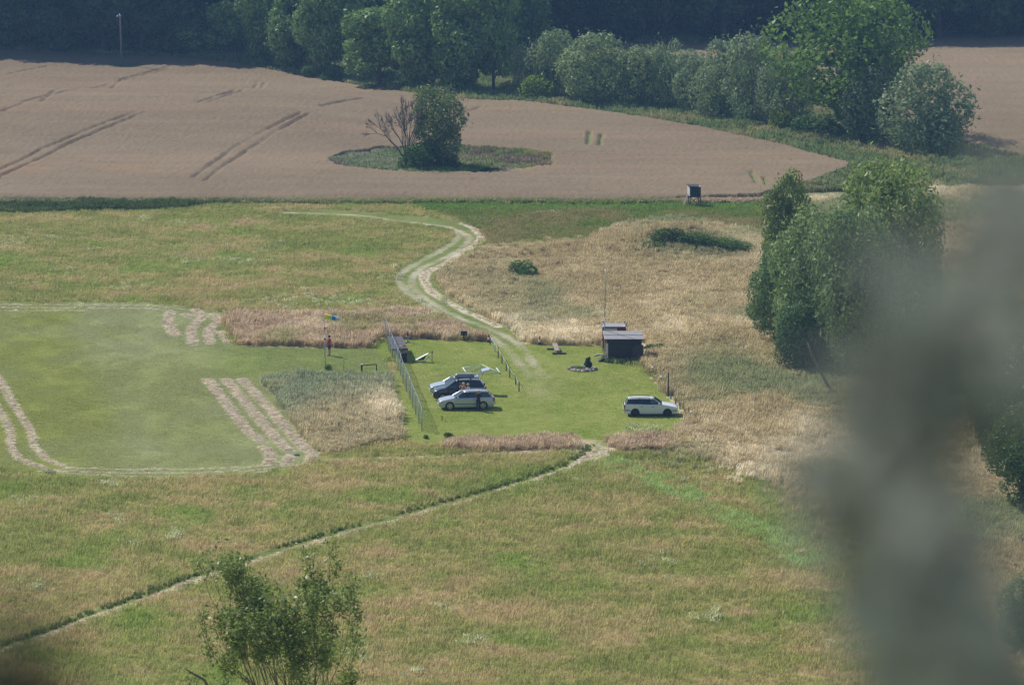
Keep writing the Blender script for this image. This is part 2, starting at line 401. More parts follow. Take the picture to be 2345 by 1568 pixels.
def tint(X, Y, c, px, py):
    """what grows where: colour of the plants themselves, in patches"""
    n = len(X)
    big = fbm(X * 0.055, Y * 0.035, 11, 4); mid = fbm(X * 0.22, Y * 0.13, 12, 4); fine = fbm(X * 1.1, Y * 0.55, 13, 3)
    t = np.zeros((n, 3))
    def mixm(m, A, B, f):
        t[m] = A + (B - A) * np.clip(f, 0, 1)[:, None]
    m = (c == 0)
    f = 0.5 + 3.3 * (0.22 * big[m] + 0.45 * fbm(X[m] * 0.22, Y[m] * 0.33 + X[m] * 0.05, 22, 4) + 0.33 * fbm(X[m] * 0.7, Y[m] * 0.7, 23, 3) - 0.5)
    f2 = np.clip((fbm(X[m] * 0.22, Y[m] * 0.13, 21, 4) - 0.57) * 5, 0, 1)
    base = GREEN + (OLIVE - GREEN) * np.clip(f * 1.6, 0, 1)[:, None]
    base = base + (PINK - base) * np.clip(f * 1.1 - 0.47, 0, 0.85)[:, None]
    t[m] = base + (LUSH - base) * (f2 * 0.6)[:, None]
    dfa = np.full(n, 99.0); s_ = np.nonzero(m & (Y > 255) & (Y < 320) & (X > 0))[0]
    if len(s_): dfa[s_] = np.abs(dist_line(X[s_], Y[s_], FAINT) - 0.7)
    fa = (1 - sstep(0.3, 0.8, dfa)) * 0.75; t = t + (np.array([0.30, 0.42, 0.15]) - t) * (1.25 * fa * m * np.clip((fine - 0.3) * 3, 0, 1))[:, None]
    m = (c == 10)
    f = np.clip((mid[m] - 0.42) * 3 + 0.25 * (py[m] > 500), 0, 1); gr = np.clip((486 - py[m]) / 10, 0, 1)
    base = np.array([0.16, 0.215, 0.05]) + (np.array([0.27, 0.235, 0.10]) - np.array([0.16, 0.215, 0.05])) * f[:, None]
    t[m] = base + (np.array([0.15, 0.26, 0.05]) - base) * (gr * 0.8)[:, None]
    m = (c == 5)
    f = np.clip((0.5 * big[m] + 0.3 * mid[m] + 0.2 * fine[m] - 0.36) * 3.4, 0, 1)
    base = RUST + (TAN - RUST) * np.clip(f * 1.7, 0, 1)[:, None]; base = base + (BLOND - base) * np.clip(f * 2.2 - 1.25, 0, 1)[:, None]
    gpatch = np.clip((fbm(X[m] * 0.10, Y[m] * 0.055, 31, 4) - 0.485) * 6, 0, 1) * np.clip((px[m] - 1080) / 250, 0.3, 1)
    near = np.exp(-((px[m] - 1650) / 100) ** 2 - ((py[m] - 855) / 48) ** 2); gpatch = np.clip(gpatch + near * 1.0, 0, 1)
    mound = np.exp(-((px[m] - 1600) / 110) ** 2 - ((py[m] - 570) / 26) ** 2); gpatch = np.clip(gpatch + mound * 1.0, 0, 1)
    t[m] = base + (TEAL - base) * (gpatch * 0.85)[:, None]
    m = (c == 6)
    f = np.clip((0.5 * mid[m] + 0.5 * fine[m] - 0.4) * 4, 0, 1)
    mixm(m, np.array([0.50, 0.385, 0.255]), np.array([0.62, 0.51, 0.36]), f)
    gpatch = np.clip((fbm(X[m] * 0.2, Y[m] * 0.2, 33, 3) - 0.57) * 6, 0, 1); t[m] = t[m] + (OLIVE - t[m]) * (gpatch * 0.7)[:, None]
    m = (c == 7)
    f = np.clip(((py[m] - 905) / 40) * 0.5 + (mid[m] - 0.4) * 1.6 + (px[m] - 760) / 700, 0, 1)
    mixm(m, np.array([0.31, 0.345, 0.21]), np.array([0.51, 0.44, 0.27]), f)
    bl = np.exp(-((px[m] - 880) / 45) ** 2 - ((py[m] - 940) / 30) ** 2); t[m] = t[m] + (BLOND - t[m]) * np.clip(bl * 0.9, 0, 1)[:, None]
    m = (c == 13)
    mixm(m, np.array([0.50, 0.385, 0.255]), np.array([0.62, 0.51, 0.36]), (fine[m] - 0.3) * 2)
    m = (c == 8)
    f = np.clip((mid[m] - 0.4) * 3, 0, 1); mixm(m, np.array([0.15, 0.20, 0.08]), np.array([0.28, 0.26, 0.13]), f)
    m = (c == 9); mixm(m, np.array([0.10, 0.15, 0.05]), np.array([0.22, 0.27, 0.09]), (mid[m] - 0.3) * 2)
    m = (c == 12)
    left = np.clip((1000 - px[m]) / 150, 0, 1); right = np.clip((px[m] - 1180) / 60, 0, 1)
    base = np.array([0.14, 0.19, 0.06]) + (np.array([0.27, 0.26, 0.16]) - np.array([0.14, 0.19, 0.06])) * np.clip((mid[m] - 0.42) * 4, 0, 1)[:, None]
    base = base + (np.array([0.26, 0.28, 0.19]) - base) * (left * 0.6)[:, None]; base = base + (np.array([0.30, 0.33, 0.07]) - base) * (right * 0.85)[:, None]
    pu = np.clip((fbm(X[m] * 0.18, Y[m] * 0.12, 37, 3) - 0.57) * 8, 0, 1); t[m] = base + (np.array([0.20, 0.15, 0.12]) - base) * (pu * 0.8)[:, None]
    m = (c == 1)
    f = np.clip((0.5 * mid[m] + 0.5 * fine[m] - 0.36) * 3.4, 0, 1); dry = np.clip((fbm(X[m] * 0.09, Y[m] * 0.06, 51, 3) - 0.5) * 4, 0, 1)
    mixm(m, np.array([0.195, 0.250, 0.042]), np.array([0.262, 0.295, 0.070]), f); t[m] = t[m] + (np.array([0.26, 0.25, 0.085]) - t[m]) * (dry * 0.5)[:, None]
    m = (c == 15)
    xb = 150 + (py[m] - 720) * 0.42
    s = sstep(-40, 60, px[m] - xb) ; s2 = np.clip((fbm(X[m] * 0.09, Y[m] * 0.06, 52, 4) - 0.42) * 5, 0, 1)
    base = np.array([0.22, 0.240, 0.054]) + (np.array([0.262, 0.28, 0.122]) - np.array([0.22, 0.240, 0.054])) * (0.55 * s + 0.45 * s2)[:, None]
    rgt = sstep(430, 560, px[m]) * sstep(870, 845, py[m]); base = base + (np.array([0.19, 0.24, 0.05]) - base) * (rgt * 0.7)[:, None]
    edge = np.clip((fbm(X[m] * 0.4, Y[m] * 0.25, 53, 3) - 0.45) * 3, 0, 1); t[m] = base * (0.88 + 0.24 * edge)[:, None]
    m = (c == 2); mixm(m, np.array([0.135, 0.18, 0.038]), np.array([0.19, 0.215, 0.06]), (mid[m] - 0.35) * 3)
    m = (c == 3); mixm(m, np.array([0.13, 0.18, 0.035]), np.array([0.19, 0.22, 0.06]), (fine[m] - 0.3) * 2)
    m = (c == 4); mixm(m, np.array([0.23, 0.25, 0.08]), np.array([0.46, 0.37, 0.24]), (fine[m] - 0.35) * 3)
    m = (c == 11); mixm(m, np.array([0.22, 0.16, 0.11]), np.array([0.26, 0.19, 0.13]), fine[m])
    return t

# ------------------------------------------------------------------ ground: one sheet to the horizon, cut along its own edges into lawn, track, paths
def spaced(a, b, s): return np.arange(a, b + s * 0.5, s)
gx = np.concatenate([[-3000, -1500, -800, -400, -250, -180], spaced(-130, -64, 3), spaced(-62, 62, 0.25), spaced(64, 130, 3), [180, 250, 400, 800, 1500, 3000]])
gy = np.concatenate([[-600, -300, -120, -60, -30, -15], spaced(-8, 14, 1.0), spaced(16, 224, 4), spaced(226, 484, 0.36), spaced(485, 700, 1.5), [720, 760, 820, 900, 1050, 1300, 1700, 2400, 4000]])
GX, GY = np.meshgrid(gx, gy); X = GX.ravel(); Y = GY.ravel(); Z = terrain(X, Y)
cat_g, pxg, pyg = category(X, Y)
tg = tint(X, Y, cat_g, pxg, pyg)
nearY = (Y > 255) & (Y < 480) & (np.abs(X) < 62)
def blend_line(lines, width, colour, amount, noise_seed):
    s = np.nonzero(nearY)[0]
    d = np.full(len(s), 99.0)
    for L in lines:
        q = (np.abs(Y[s] - (L[:, 1].min() + L[:, 1].max()) / 2) < (L[:, 1].max() - L[:, 1].min()) / 2 + 2)
        if q.any(): d[q] = np.minimum(d[q], dist_line(X[s][q], Y[s][q], L))
    f = (1 - sstep(width * 0.4, width, d + (fbm(X[s] * 0.9 + Y[s] * 0.35, Y[s] * 0.33 - X[s] * 0.6, noise_seed, 4) - 0.5) * width * 0.7)) * amount
    tg[s] = tg[s] + (colour - tg[s]) * f[:, None]
fade = np.ones(len(X))
fr_ = 0.45 + 0.55 * np.clip((fbm(X * 0.35, Y * 0.2, 61, 3) - 0.35) * 3, 0, 1)
sandy = np.where((pyg[:, None] > 520) & (pyg[:, None] < 565), np.array([0.58, 0.47, 0.38])[None], GRAVEL[None])
def blend_rut(L, width):
    s = np.nonzero((Y > 350) & (Y < 470) & (np.abs(X) < 40) & ((cat_g == 2) | (cat_g == 1) | (cat_g == 0)))[0]
    d = dist_line(X[s], Y[s], L)
    f = (1 - sstep(width * 0.5, width, d + (fbm(X[s] * 1.3, Y[s] * 0.8, 62, 3) - 0.5) * 0.5)) * fr_[s] * (1 - sstep(845, 885, pyg[s]) * 0.8)
    tg[s] = tg[s] + (sandy[s] - tg[s]) * (f * 0.8)[:, None]
blend_rut(LRUT, 0.50); blend_rut(RRUT, 0.50)
# worn dry patch where the track runs out on the lawn
wear = np.exp(-((pxg - 1245) / 45) ** 2 - ((pyg - 880) / 45) ** 2) * (cat_g == 1) * np.clip((fbm(X * 0.5, Y * 0.25, 63, 4) - 0.3) * 2.2, 0, 1)
tg = tg + (np.array([0.36, 0.34, 0.16]) - tg) * (wear * 0.8)[:, None]
turf_bands = ((np.abs(fbm(X * 0.12, Y * 0.5, 64, 3) - 0.5) < 0.03) & (cat_g == 1))  # thin irregular bands of slightly darker turf
tg = tg * np.where(turf_bands, 0.93, 1.0)[:, None]
blend_line(HAYLINES[:-2], 0.6, HAY * 0.8, 0.7, 65); blend_line(HAYLINES[-2:], 0.4, HAY * 0.8, 0.7, 165); blend_line([THAY], 0.6, HAY * 0.85, 0.8, 66)
blend_line(HAYTHIN, 0.30, HAY * 0.8, 0.45, 67); blend_line([FPHAY], 0.45, HAY * 0.75, 0.9, 68); blend_line([P2], 0.35, HAY * 0.72, 0.8, 69)
bare = [G(985, 1145 / 1.36), G(1006, 855), G(1040, 855)]
for (bx, by, rx, ry) in [(1004, 855.5, 8, 2), (1052, 856.5, 9, 2), (1010, 933, 16, 3), (938, 785, 8, 3), (1285, 812, 10, 2)]:
    e = np.exp(-((pxg - bx) / rx) ** 2 - ((pyg - by) / ry) ** 2) * (cat_g == 1)
    tg = tg + (np.array([0.34, 0.27, 0.17]) - tg) * np.clip(e * 0.9, 0, 1)[:, None]
nx, ny = len(gx), len(gy)
I = np.arange(nx * ny).reshape(ny, nx)
quads = np.stack([I[:-1, :-1], I[:-1, 1:], I[1:, 1:], I[1:, :-1]], -1).reshape(-1, 4)
qc = cat_g[quads[:, 0]]
GV = np.stack([X, Y, Z], 1)
mg_meadow = ground_mat("soil_and_turf", 5.0, 0.35, 0.5, 10.0)
mg_lawn = ground_mat("mown_turf", 4.0, 0.30, 0.55, 12.0)
mg_track = ground_mat("gravel_and_turf", 6.0, 0.35, 0.4, 16.0)
def sheet(name, mask, m, label):
    F = quads[mask]; u, inv = np.unique(F, return_inverse=True)
    o = np_mesh(name, GV[u], inv.reshape(F.shape), m, smooth=True, attrs={'gt': ('FLOAT_COLOR', np.concatenate([tg[u], np.ones((len(u), 1))], 1))})
    tag(o, label, 'ground', kind='structure'); return o
sheet("lawn", qc == 1, mg_lawn, "bright mown lawn inside the mesh fence where cars park")
sheet("airstrip", qc == 15, mg_lawn, "smooth mown grass runway with rows of cut hay along its edges")
sheet("track", qc == 2, mg_track, "S-shaped two-rut farm track with a grassy middle")
sheet("footpath", (qc == 3) | (qc == 4), mg_track, "narrow mown path crossing the meadow diagonally")
sheet("ground", ~np.isin(qc, (1, 15, 2, 3, 4)), mg_meadow, "valley floor under meadow grass")

# ------------------------------------------------------------------ wheat: standing crop with real wheel lanes pressed into it
RUTS = [wline(l) for l in [
    [(-60,430),(0,401),(97,353),(201,309),(314,267)], [(-60,446),(0,417),(60,390),(147,346),(234,309),(341,266)],
    [(442,420),(488,385),(535,351),(602,314),(689,270)], [(468,428),(522,385),(569,355),(626,318),(706,273)]]]
RUTS2 = [wline(l) for l in [[(53,246),(174,217),(278,192),(385,164)], [(94,246),(211,214),(300,190),(388,168)],
    [(455,246),(535,221),(592,199)], [(479,246),(552,221),(606,201)], [(0,268),(53,249)], [(20,180),(110,162)], [(1060,275),(1100,256)],[(735,255),(830,238)]]]
RUTG = [wline([(1350,312),(1347,343)]), wline([(1377,319),(1373,346)]), wline([(1719,405),(1735,432)]), wline([(1749,420),(1757,432)])]
wx_ = spaced(-112, 118, 0.22); wy_ = spaced(452, 690, 0.62)
WX, WY = np.meshgrid(wx_, wy_); X = WX.ravel() + rng.uniform(-.05, .05, WX.size); Y = WY.ravel() + rng.uniform(-.15, .15, WX.size)
T0 = terrain(X, Y); px, py = project(X, Y, T0)
edge = (fbm(X * 0.6, Y * 0.4, 70, 3) - 0.5)
inw = (pip(px, py + edge * 1.6, WHEAT) | pip(px, py + edge, WHEAT2)) & ~in_island(X, Y)
# the poles stand in small unsown spots
POLE1 = G(279, 157)
h = np.where(inw, 0.72, -0.45) + rng.normal(0, 0.032, X.shape) + 0.05 * (fbm(X * 0.25, Y * 0.12, 71, 4) - 0.5)
h = np.where(inw, h * (0.30 + 0.70 * np.where(px < 1950, sstep(-1, 8, 466 - py), 1)), h)
dr = np.full(X.shape, 9.0)
for L in RUTS + RUTS2: dr = np.minimum(dr, dist_line(X, Y, L))
dg = np.full(X.shape, 9.0)
for L in RUTG: dg = np.minimum(dg, dist_line(X, Y, L))
gaps = np.clip((fbm(X * 0.15, Y * 0.10, 73, 3) - 0.20) * 3, 0.3, 1)
rw = 0.06 + 0.20 * (fbm(X * 0.5, Y * 0.3, 72, 2) - 0.3)
h = h - np.where(inw, 0.33 * gaps * (1 - sstep(rw, rw + 0.28, dr + (fbm(X * 1.6, Y * 0.7, 79, 2) - 0.5) * 0.25)), 0) - np.where(inw, 0.4 * (1 - sstep(0.12, 0.35, dg)), 0)
f = np.clip((0.5 * fbm(X * 0.03, Y * 0.05, 74, 4) + 0.3 * fbm(X * 0.15, Y * 0.4, 75, 3) + 0.2 * rng.random(X.shape) - 0.25) * 2, 0, 1)
wc = np.array([0.190, 0.140, 0.086]) + (np.array([0.270, 0.205, 0.130]) - np.array([0.190, 0.140, 0.086])) * f[:, None]
band = np.clip((fbm(X * 0.015, Y * 0.22, 76, 3) - 0.56) * 7, 0, 1) * 0.45
wc = wc + (np.array([0.36, 0.22, 0.13]) - wc) * (band * 0.4)[:, None]
front = np.exp(-((py - 402) / 7) ** 2) * np.clip((520 - px) / 200, 0, 1) * np.clip((fbm(X * .2, Y * .2, 77, 3) - .35) * 3, 0, 1); wc = wc + (np.array([0.36, 0.20, 0.09]) - wc) * (front * 0.6)[:, None]
wc = wc + (np.array([0.15, 0.19, 0.07]) - wc) * ((1 - sstep(0.12, 0.4, dg)) * 0.8)[:, None]
gs = np.exp(-((X - POLE1.x - 1) / 2.2) ** 2 - ((Y - POLE1.y) / 2.5) ** 2); wc = wc + (np.array([0.13, 0.16, 0.07]) - wc) * np.clip(gs * 1.2, 0, 0.9)[:, None]
h = h - np.where(inw, 0.45 * np.clip(gs * 1.4, 0, 1), 0)
WV = np.stack([X, Y, T0 + h], 1)
nx, ny = len(wx_), len(wy_)
I = np.arange(nx * ny).reshape(ny, nx)
Q = np.stack([I[:-1, :-1], I[:-1, 1:], I[1:, 1:], I[1:, :-1]], -1).reshape(-1, 4)
keep = inw[Q].any(1); Q = Q[keep]; u, inv = np.unique(Q, return_inverse=True)
mg_wheat = ground_mat("ripe_wheat", 7.0, 0.30, 0.9, 9.0)
wheat = np_mesh("wheat_crop", WV[u], inv.reshape(Q.shape), mg_wheat, attrs={'gt': ('FLOAT_COLOR', np.concatenate([wc[u], np.ones((len(u), 1))], 1))})
tag(wheat, "ripe brown wheat with pressed wheel lanes", "wheat", kind='stuff')

# ------------------------------------------------------------------ grass: tufts of blades set out by the thousand
def tuft(n, rad, hmin, hmax, wid, lean, windx, head=1.0, flat=0.0):
    V = []; F = []; H = []; B = []
    for i in range(n):
        a = random.uniform(0, 6.283); r = rad * math.sqrt(random.random()); bx, by = r * math.cos(a), r * math.sin(a)
        hh = random.uniform(hmin, hmax); a2 = random.uniform(0, 6.283); ln = random.uniform(0.2, 1) * lean
        dx, dy = math.cos(a2) * ln + windx * random.uniform(0.5, 1.2), math.sin(a2) * ln * 0.8
        fa = random.uniform(0, 3.1416); ux, uy = math.cos(fa) * wid / 2, math.sin(fa) * wid / 2
        bv = random.uniform(0.72, 1.28); k = len(V)
        prof = [(0, .55), (.5, .7), (.82, head), (1.0, 0.12)]
        for (t, wd) in prof:
            o = hh * t ** 1.8; zz = hh * t * (1 - 0.25 * t * min(1, math.hypot(dx, dy)))
            if flat: zz = hh * flat * (math.sin(t * 3.1) + 0.3); o = hh * (t - .5)
            V += [(bx + dx * o - ux * wd, by + dy * o - uy * wd, zz), (bx + dx * o + ux * wd, by + dy * o + uy * wd, zz)]; H += [t, t]; B += [bv, bv]
        for j in range(3):
            F += [(k + 2 * j, k + 2 * j + 1, k + 2 * j + 3, k + 2 * j + 2)]
    return np.array(V), np.array(F), np.array(H), np.array(B)

def proto(name, m, args):
    V, F, H, B = tuft(*args[0], **(args[1] if len(args) > 1 else {}))
    return np_mesh(name, V, F, m, link=False, attrs={'h': ('FLOAT', H), 'bv': ('FLOAT', B)})

def scatter(name, protos, P, rot, scl, tnt, label, cat):
    n = len(P)
    me = bpy.data.meshes.new(name); me.vertices.add(n); me.vertices.foreach_set("co", np.ascontiguousarray(P, np.float32).ravel())
    def at(nm, typ, dat, key): a = me.attributes.new(nm, typ, 'POINT'); a.data.foreach_set(key, dat.ravel())
    at('rot', 'FLOAT_VECTOR', np.ascontiguousarray(rot, np.float32), 'vector')
    at('scl', 'FLOAT_VECTOR', np.ascontiguousarray(scl, np.float32), 'vector')
    at('tint', 'FLOAT_COLOR', np.ascontiguousarray(np.concatenate([tnt, np.ones((n, 1))], 1), np.float32), 'color')
    at('idx', 'INT', rng.integers(0, len(protos), n).astype(np.int32), 'value')
    me.update()
    o = bpy.data.objects.new(name, me); COL.objects.link(o)
    ng = bpy.data.node_groups.new(name, 'GeometryNodeTree')
    ng.interface.new_socket('Geometry', in_out='INPUT', socket_type='NodeSocketGeometry'); ng.interface.new_socket('Geometry', in_out='OUTPUT', socket_type='NodeSocketGeometry')
    N, L = ng.nodes, ng.links
    gi = N.new('NodeGroupInput'); go = N.new('NodeGroupOutput'); ip = N.new('GeometryNodeInstanceOnPoints')
    jn = N.new('GeometryNodeJoinGeometry')
    for p in reversed(protos):
        oi = N.new('GeometryNodeObjectInfo'); oi.inputs['Object'].default_value = p; oi.inputs['As Instance'].default_value = True
        L.new(oi.outputs['Geometry'], jn.inputs[0])
    def na(nm, typ):
        q = N.new('GeometryNodeInputNamedAttribute'); q.data_type = typ; q.inputs['Name'].default_value = nm; return q.outputs['Attribute']
    er = N.new('FunctionNodeEulerToRotation')
    L.new(na('rot', 'FLOAT_VECTOR'), er.inputs[0]); L.new(er.outputs[0], ip.inputs['Rotation'])
    L.new(na('scl', 'FLOAT_VECTOR'), ip.inputs['Scale']); L.new(na('idx', 'INT'), ip.inputs['Instance Index'])
    ip.inputs['Pick Instance'].default_value = True
    L.new(gi.outputs[0], ip.inputs['Points']); L.new(jn.outputs[0], ip.inputs['Instance']); L.new(ip.outputs[0], go.inputs[0])
    md = o.modifiers.new('tufts', 'NODES'); md.node_group = ng
    return tag(o, label, cat, kind='stuff')

mgr_meadow = grass_mat("meadow_blades", (0.22, 0.24, 0.06), 0.4, 0.5)
mgr_tall = grass_mat("tall_blades", (0.30, 0.28, 0.12), 0.4, 0.5)
mgr_weed = grass_mat("weed_leaves", (0.10, 0.15, 0.04), 0.4, 0.35)
mgr_hay = grass_mat("cut_hay", (0.40, 0.32, 0.2), 0.0, 0.25)
PM = [proto("meadow_tuft", mgr_meadow, ((34, 0.36, 0.16, 0.36, 0.030, 0.35, 0.25),)) for k in range(4)]
PT = [proto("tall_tuft", mgr_tall, ((40, 0.30, 0.45, 0.85, 0.034, 0.30, 0.35, 1.2),)) for k in range(4)]
PW = [proto("weed_tuft", mgr_weed, ((46, 0.42, 0.25, 0.85, 0.075, 0.45, 0.10, 1.3),)) for k in range(4)]
PH = [proto("hay_tuft", mgr_hay, ((40, 0.34, 0.2, 0.5, 0.030, 1.0, 0.0), dict(flat=0.30))) for k in range(3)]
PF = [proto("flower_tuft", mgr_meadow, ((26, 0.40, 0.30, 0.55, 0.05, 0.5, 0.1, 1.6),)) for k in range(2)]
PL = [proto("lawn_tuft", mgr_meadow, ((22, 0.32, 0.02, 0.05, 0.030, 1.2, 0.2),)) for k in range(3)]

def field(x0, x1f, y0, y1, sp, seed):
    """jittered grid inside the view wedge with a few metres to spare on both sides"""
    r_ = np.random.default_rng(seed)
    xs = np.arange(-0.1185 * y1 - x1f, 0.1185 * y1 + x1f, sp); ys = np.arange(y0, y1, sp)
    A, B = np.meshgrid(xs, ys); A = A.ravel() + r_.uniform(-.5, .5, A.size) * sp; B = B.ravel() + r_.uniform(-.5, .5, B.size) * sp
    k = np.abs(A) < 0.1185 * B + x1f
    return A[k], B[k]

def put(name, protos, m, X, Y, c, px, py, label, cat_, smin, smax, tscale=1.0, tj=0.12, zoff=0.0, hfun=None):
    x, y = X[m], Y[m]; n = len(x)
    P = np.stack([x, y, terrain(x, y) + zoff], 1)
    rot = np.stack([np.zeros(n), np.zeros(n), rng.uniform(-0.7, 0.7, n)], 1)
    hv = 0.45 + 1.1 * fbm(x * 0.35, y * 0.22, 81, 4)
    s = rng.uniform(smin, smax, n); scl = np.stack([s, s, s * hv], 1)
    if hfun is not None: scl[:, 2] *= hfun(x, y, px[m], py[m])
    t = tint(x, y, c[m], px[m], py[m]) * tscale * rng.uniform(1 - tj, 1 + tj, (n, 1))
    return scatter(name, protos, P, rot, scl, t, label, cat_)

X, Y = field(0, 4, 233, 474, 0.48, 1)
c, px, py = category(X, Y)
cj, _, _ = category(X + rng.normal(0, 2.0, X.shape), Y + rng.normal(0, 4.5, X.shape))
swap = (c == 5) & np.isin(cj, (0, 10)) | (c == 5) & (fbm(X * 0.2, Y * 0.1, 97, 3) > 0.62) & (py > 700)
c[swap] = 0
put("meadow_grass", PM, (c == 0) | (c == 10), X, Y, c, px, py, "green and pinkish brown meadow grass", "grass", 0.85, 1.35, 1.3)
X2, Y2 = field(0, 4, 235, 474, 0.40, 2)
c2, px2, py2 = category(X2, Y2)
tallm = np.isin(c2, (5, 6, 7, 13))
cj, _, _ = category(X2 + rng.normal(0, 2.0, X2.shape), Y2 + rng.normal(0, 4.5, X2.shape))
tallm &= ~((c2 == 5) & np.isin(cj, (0, 10)) & (rng.random(X2.shape) < 0.8))
tallm |= np.isin(c2, (0,)) & (cj == 5) & (rng.random(X2.shape) < 0.35)
c2t = np.where(np.isin(c2, (0,)) & tallm, 5, c2)
SHEDC = G(1430, 800)
for (mx_, my_) in [(1493,857),(1513,879),(1536,913),(1547,926),(1557,936),(1569,951),(1583,960),(1593,976),(1530,908)]:
    q_ = G(mx_, my_); tallm &= ~((np.abs(X2 - q_.x) < 0.45) & (Y2 > q_.y - 2.6) & (Y2 < q_.y + 0.35))
tallm &= ~((px2 > 1375) & (px2 < 1478) & (py2 > 785) & (py2 < 832))
def tallh(x, y, px, py): return np.where(py > 1000, 0.85, 1.0) * np.where((py < 600) & (px < 1350), 0.7, 1.0) * np.where((px > 985) & (px < 1250) & (py < 720), 0.72, 1.0)
put("tall_grass", PT, tallm, X2, Y2, c2t, px2, py2, "tall pale seeding grass leaning in the wind", "grass", 0.75, 1.15, 1.12, 0.2, hfun=tallh)
# lower edge of the tall stands grows greener weeds
wm = np.isin(c2, (9,)) | (np.isin(c2, (5, 6, 13)) & (rng.random(len(X2)) < 0.035))
put("weeds", PW, wm, X2, Y2, c2, px2, py2, "dark green weeds between the grasses", "weeds", 0.5, 0.95, 0.85)
lm = (c2 == 1) | (c2 == 15) | ((c2 == 3) & (rng.random(len(X2)) < 0.15)) | ((c2 == 2) & (rng.random(len(X2)) < 0.12))
put("lawn_grass", PL, lm, X2, Y2, c2, px2, py2, "short blades of mown grass", "grass", 0.8, 1.3, 1.4, 0.12)
X3, Y3 = field(0, 8, 474, 690, 0.75, 3)
c3, px3, py3 = category(X3, Y3)
put("field_margin", PW, np.isin(c3, (8,)) & (py3 > 60), X3, Y3, c3, px3, py3, "rank grey green growth between wheat and trees", "weeds", 0.8, 1.5, 1.5)
X4, Y4 = field(0, 2, 470, 530, 0.42, 4); c4, px4, py4 = category(X4, Y4)
put("island_weeds", PW, (c4 == 12), X4, Y4, c4, px4, py4, "weeds and wild flowers round the field trees", "weeds", 0.55, 1.05, 1.4, 0.3)
# a fringe of grass and weeds along the front of the wheat
ex, ey = [], []
for q in range(5200):
    a = random.uniform(-120, 1760); g = G(a, 466.5 + 1.2 * math.sin(a * 0.01) + random.gauss(0, 1.3)); ex.append(g.x); ey.append(g.y)
ex = np.array(ex); ey = np.array(ey); n = len(ex); epx, epy = project(ex, ey, terrain(ex, ey))
s = rng.uniform(0.6, 1.1, n); ec = np.where((epx < 620)[:, None], np.array([0.20, 0.25, 0.10])[None], np.array([0.26, 0.32, 0.10])[None]); ec = np.where((epx > 1560)[:, None], np.array([0.58, 0.47, 0.32])[None], ec)
ec = ec + (np.array([0.45, 0.36, 0.22])[None] - ec) * (rng.random((n, 1)) < 0.3) * 0.8
scatter("edge_grass", PT, np.stack([ex, ey, terrain(ex, ey)], 1), np.stack([np.zeros(n), np.zeros(n), rng.uniform(-1, 1, n)], 1), np.stack([s * 1.3, s * 1.3, s * 0.8], 1), ec * rng.uniform(0.8, 1.2, (n, 1)), "mixed grass fringe along the front of the wheat", "grass")
# pale flowering patches
fx, fy = [], []
fl = [(20,560,40,12,50),(120,548,14,3,10),(175,700,12,3,8),(300,660,30,5,14),(420,590,30,5,16),(450,602,25,5,14),(560,604,30,5,18),(540,598,20,5,10),(200,575,16,4,8),(150,620,16,4,8),(330,505,12,3,6),(30,650,22,4,10),(620,690,30,6,16),(700,680,30,8,18),(760,690,30,8,18),(830,700,40,8,24),(640,560,20,4,8),(870,1120,15,6,0),
      (405,1230,18,7,14),(275,1190,12,6,9),(300,1245,15,6,9),(255,1110,8,4,6),(110,1080,10,4,5),(75,1345,20,6,9),(820,1500,20,8,10),(1100,1470,22,8,12),(880,640,20,5,10),(955,690,16,5,8),(1300,1030,60,4,0),(1480,985,30,5,16),(1000,1400,25,8,8),(1320,1100,14,5,5),(1500,1300,30,10,10),(850,1320,14,8,8),(640,700,25,6,10),(420,510,20,3,6),(1010,690,10,4,4),(1560,520,40,5,10),(1250,490,25,3,6),(60,1150,20,6,7),(950,1545,20,8,8),(1620,1420,30,12,9)]
for (a, b, sa, sb, k) in fl:
    for q in range(k):
        g = G(a + random.gauss(0, sa), b + random.gauss(0, sb)); fx.append(g.x); fy.append(g.y)
nf0 = len(fx)
for q in range(150):
    g = G(random.gauss(850, 60), random.gauss(380, 9)); fx.append(g.x); fy.append(g.y)
for q in range(90):
    a_ = random.uniform(1040, 1900); g = G(a_, float(np.interp(a_, [1040, 1210, 1400, 1600, 1800, 1950], [235, 241, 264, 296, 340, 380])) - random.uniform(1, 10)); fx.append(g.x); fy.append(g.y)
fx = np.array(fx); fy = np.array(fy); n = len(fx)
s = rng.uniform(0.6, 1.1, n); s[nf0:] *= 1.25
scatter("wild_flowers", PF, np.stack([fx, fy, terrain(fx, fy)], 1), np.stack([np.zeros(n), np.zeros(n), rng.uniform(-1, 1, n)], 1), np.stack([s, s, s * 0.85], 1),
        np.where((np.arange(n) >= nf0)[:, None], np.array([0.72, 0.72, 0.66])[None], np.array([0.58, 0.60, 0.35])[None]) * rng.uniform(0.75, 1.2, (n, 1)), "pale whitish green flowering plants in clusters", "flowers")
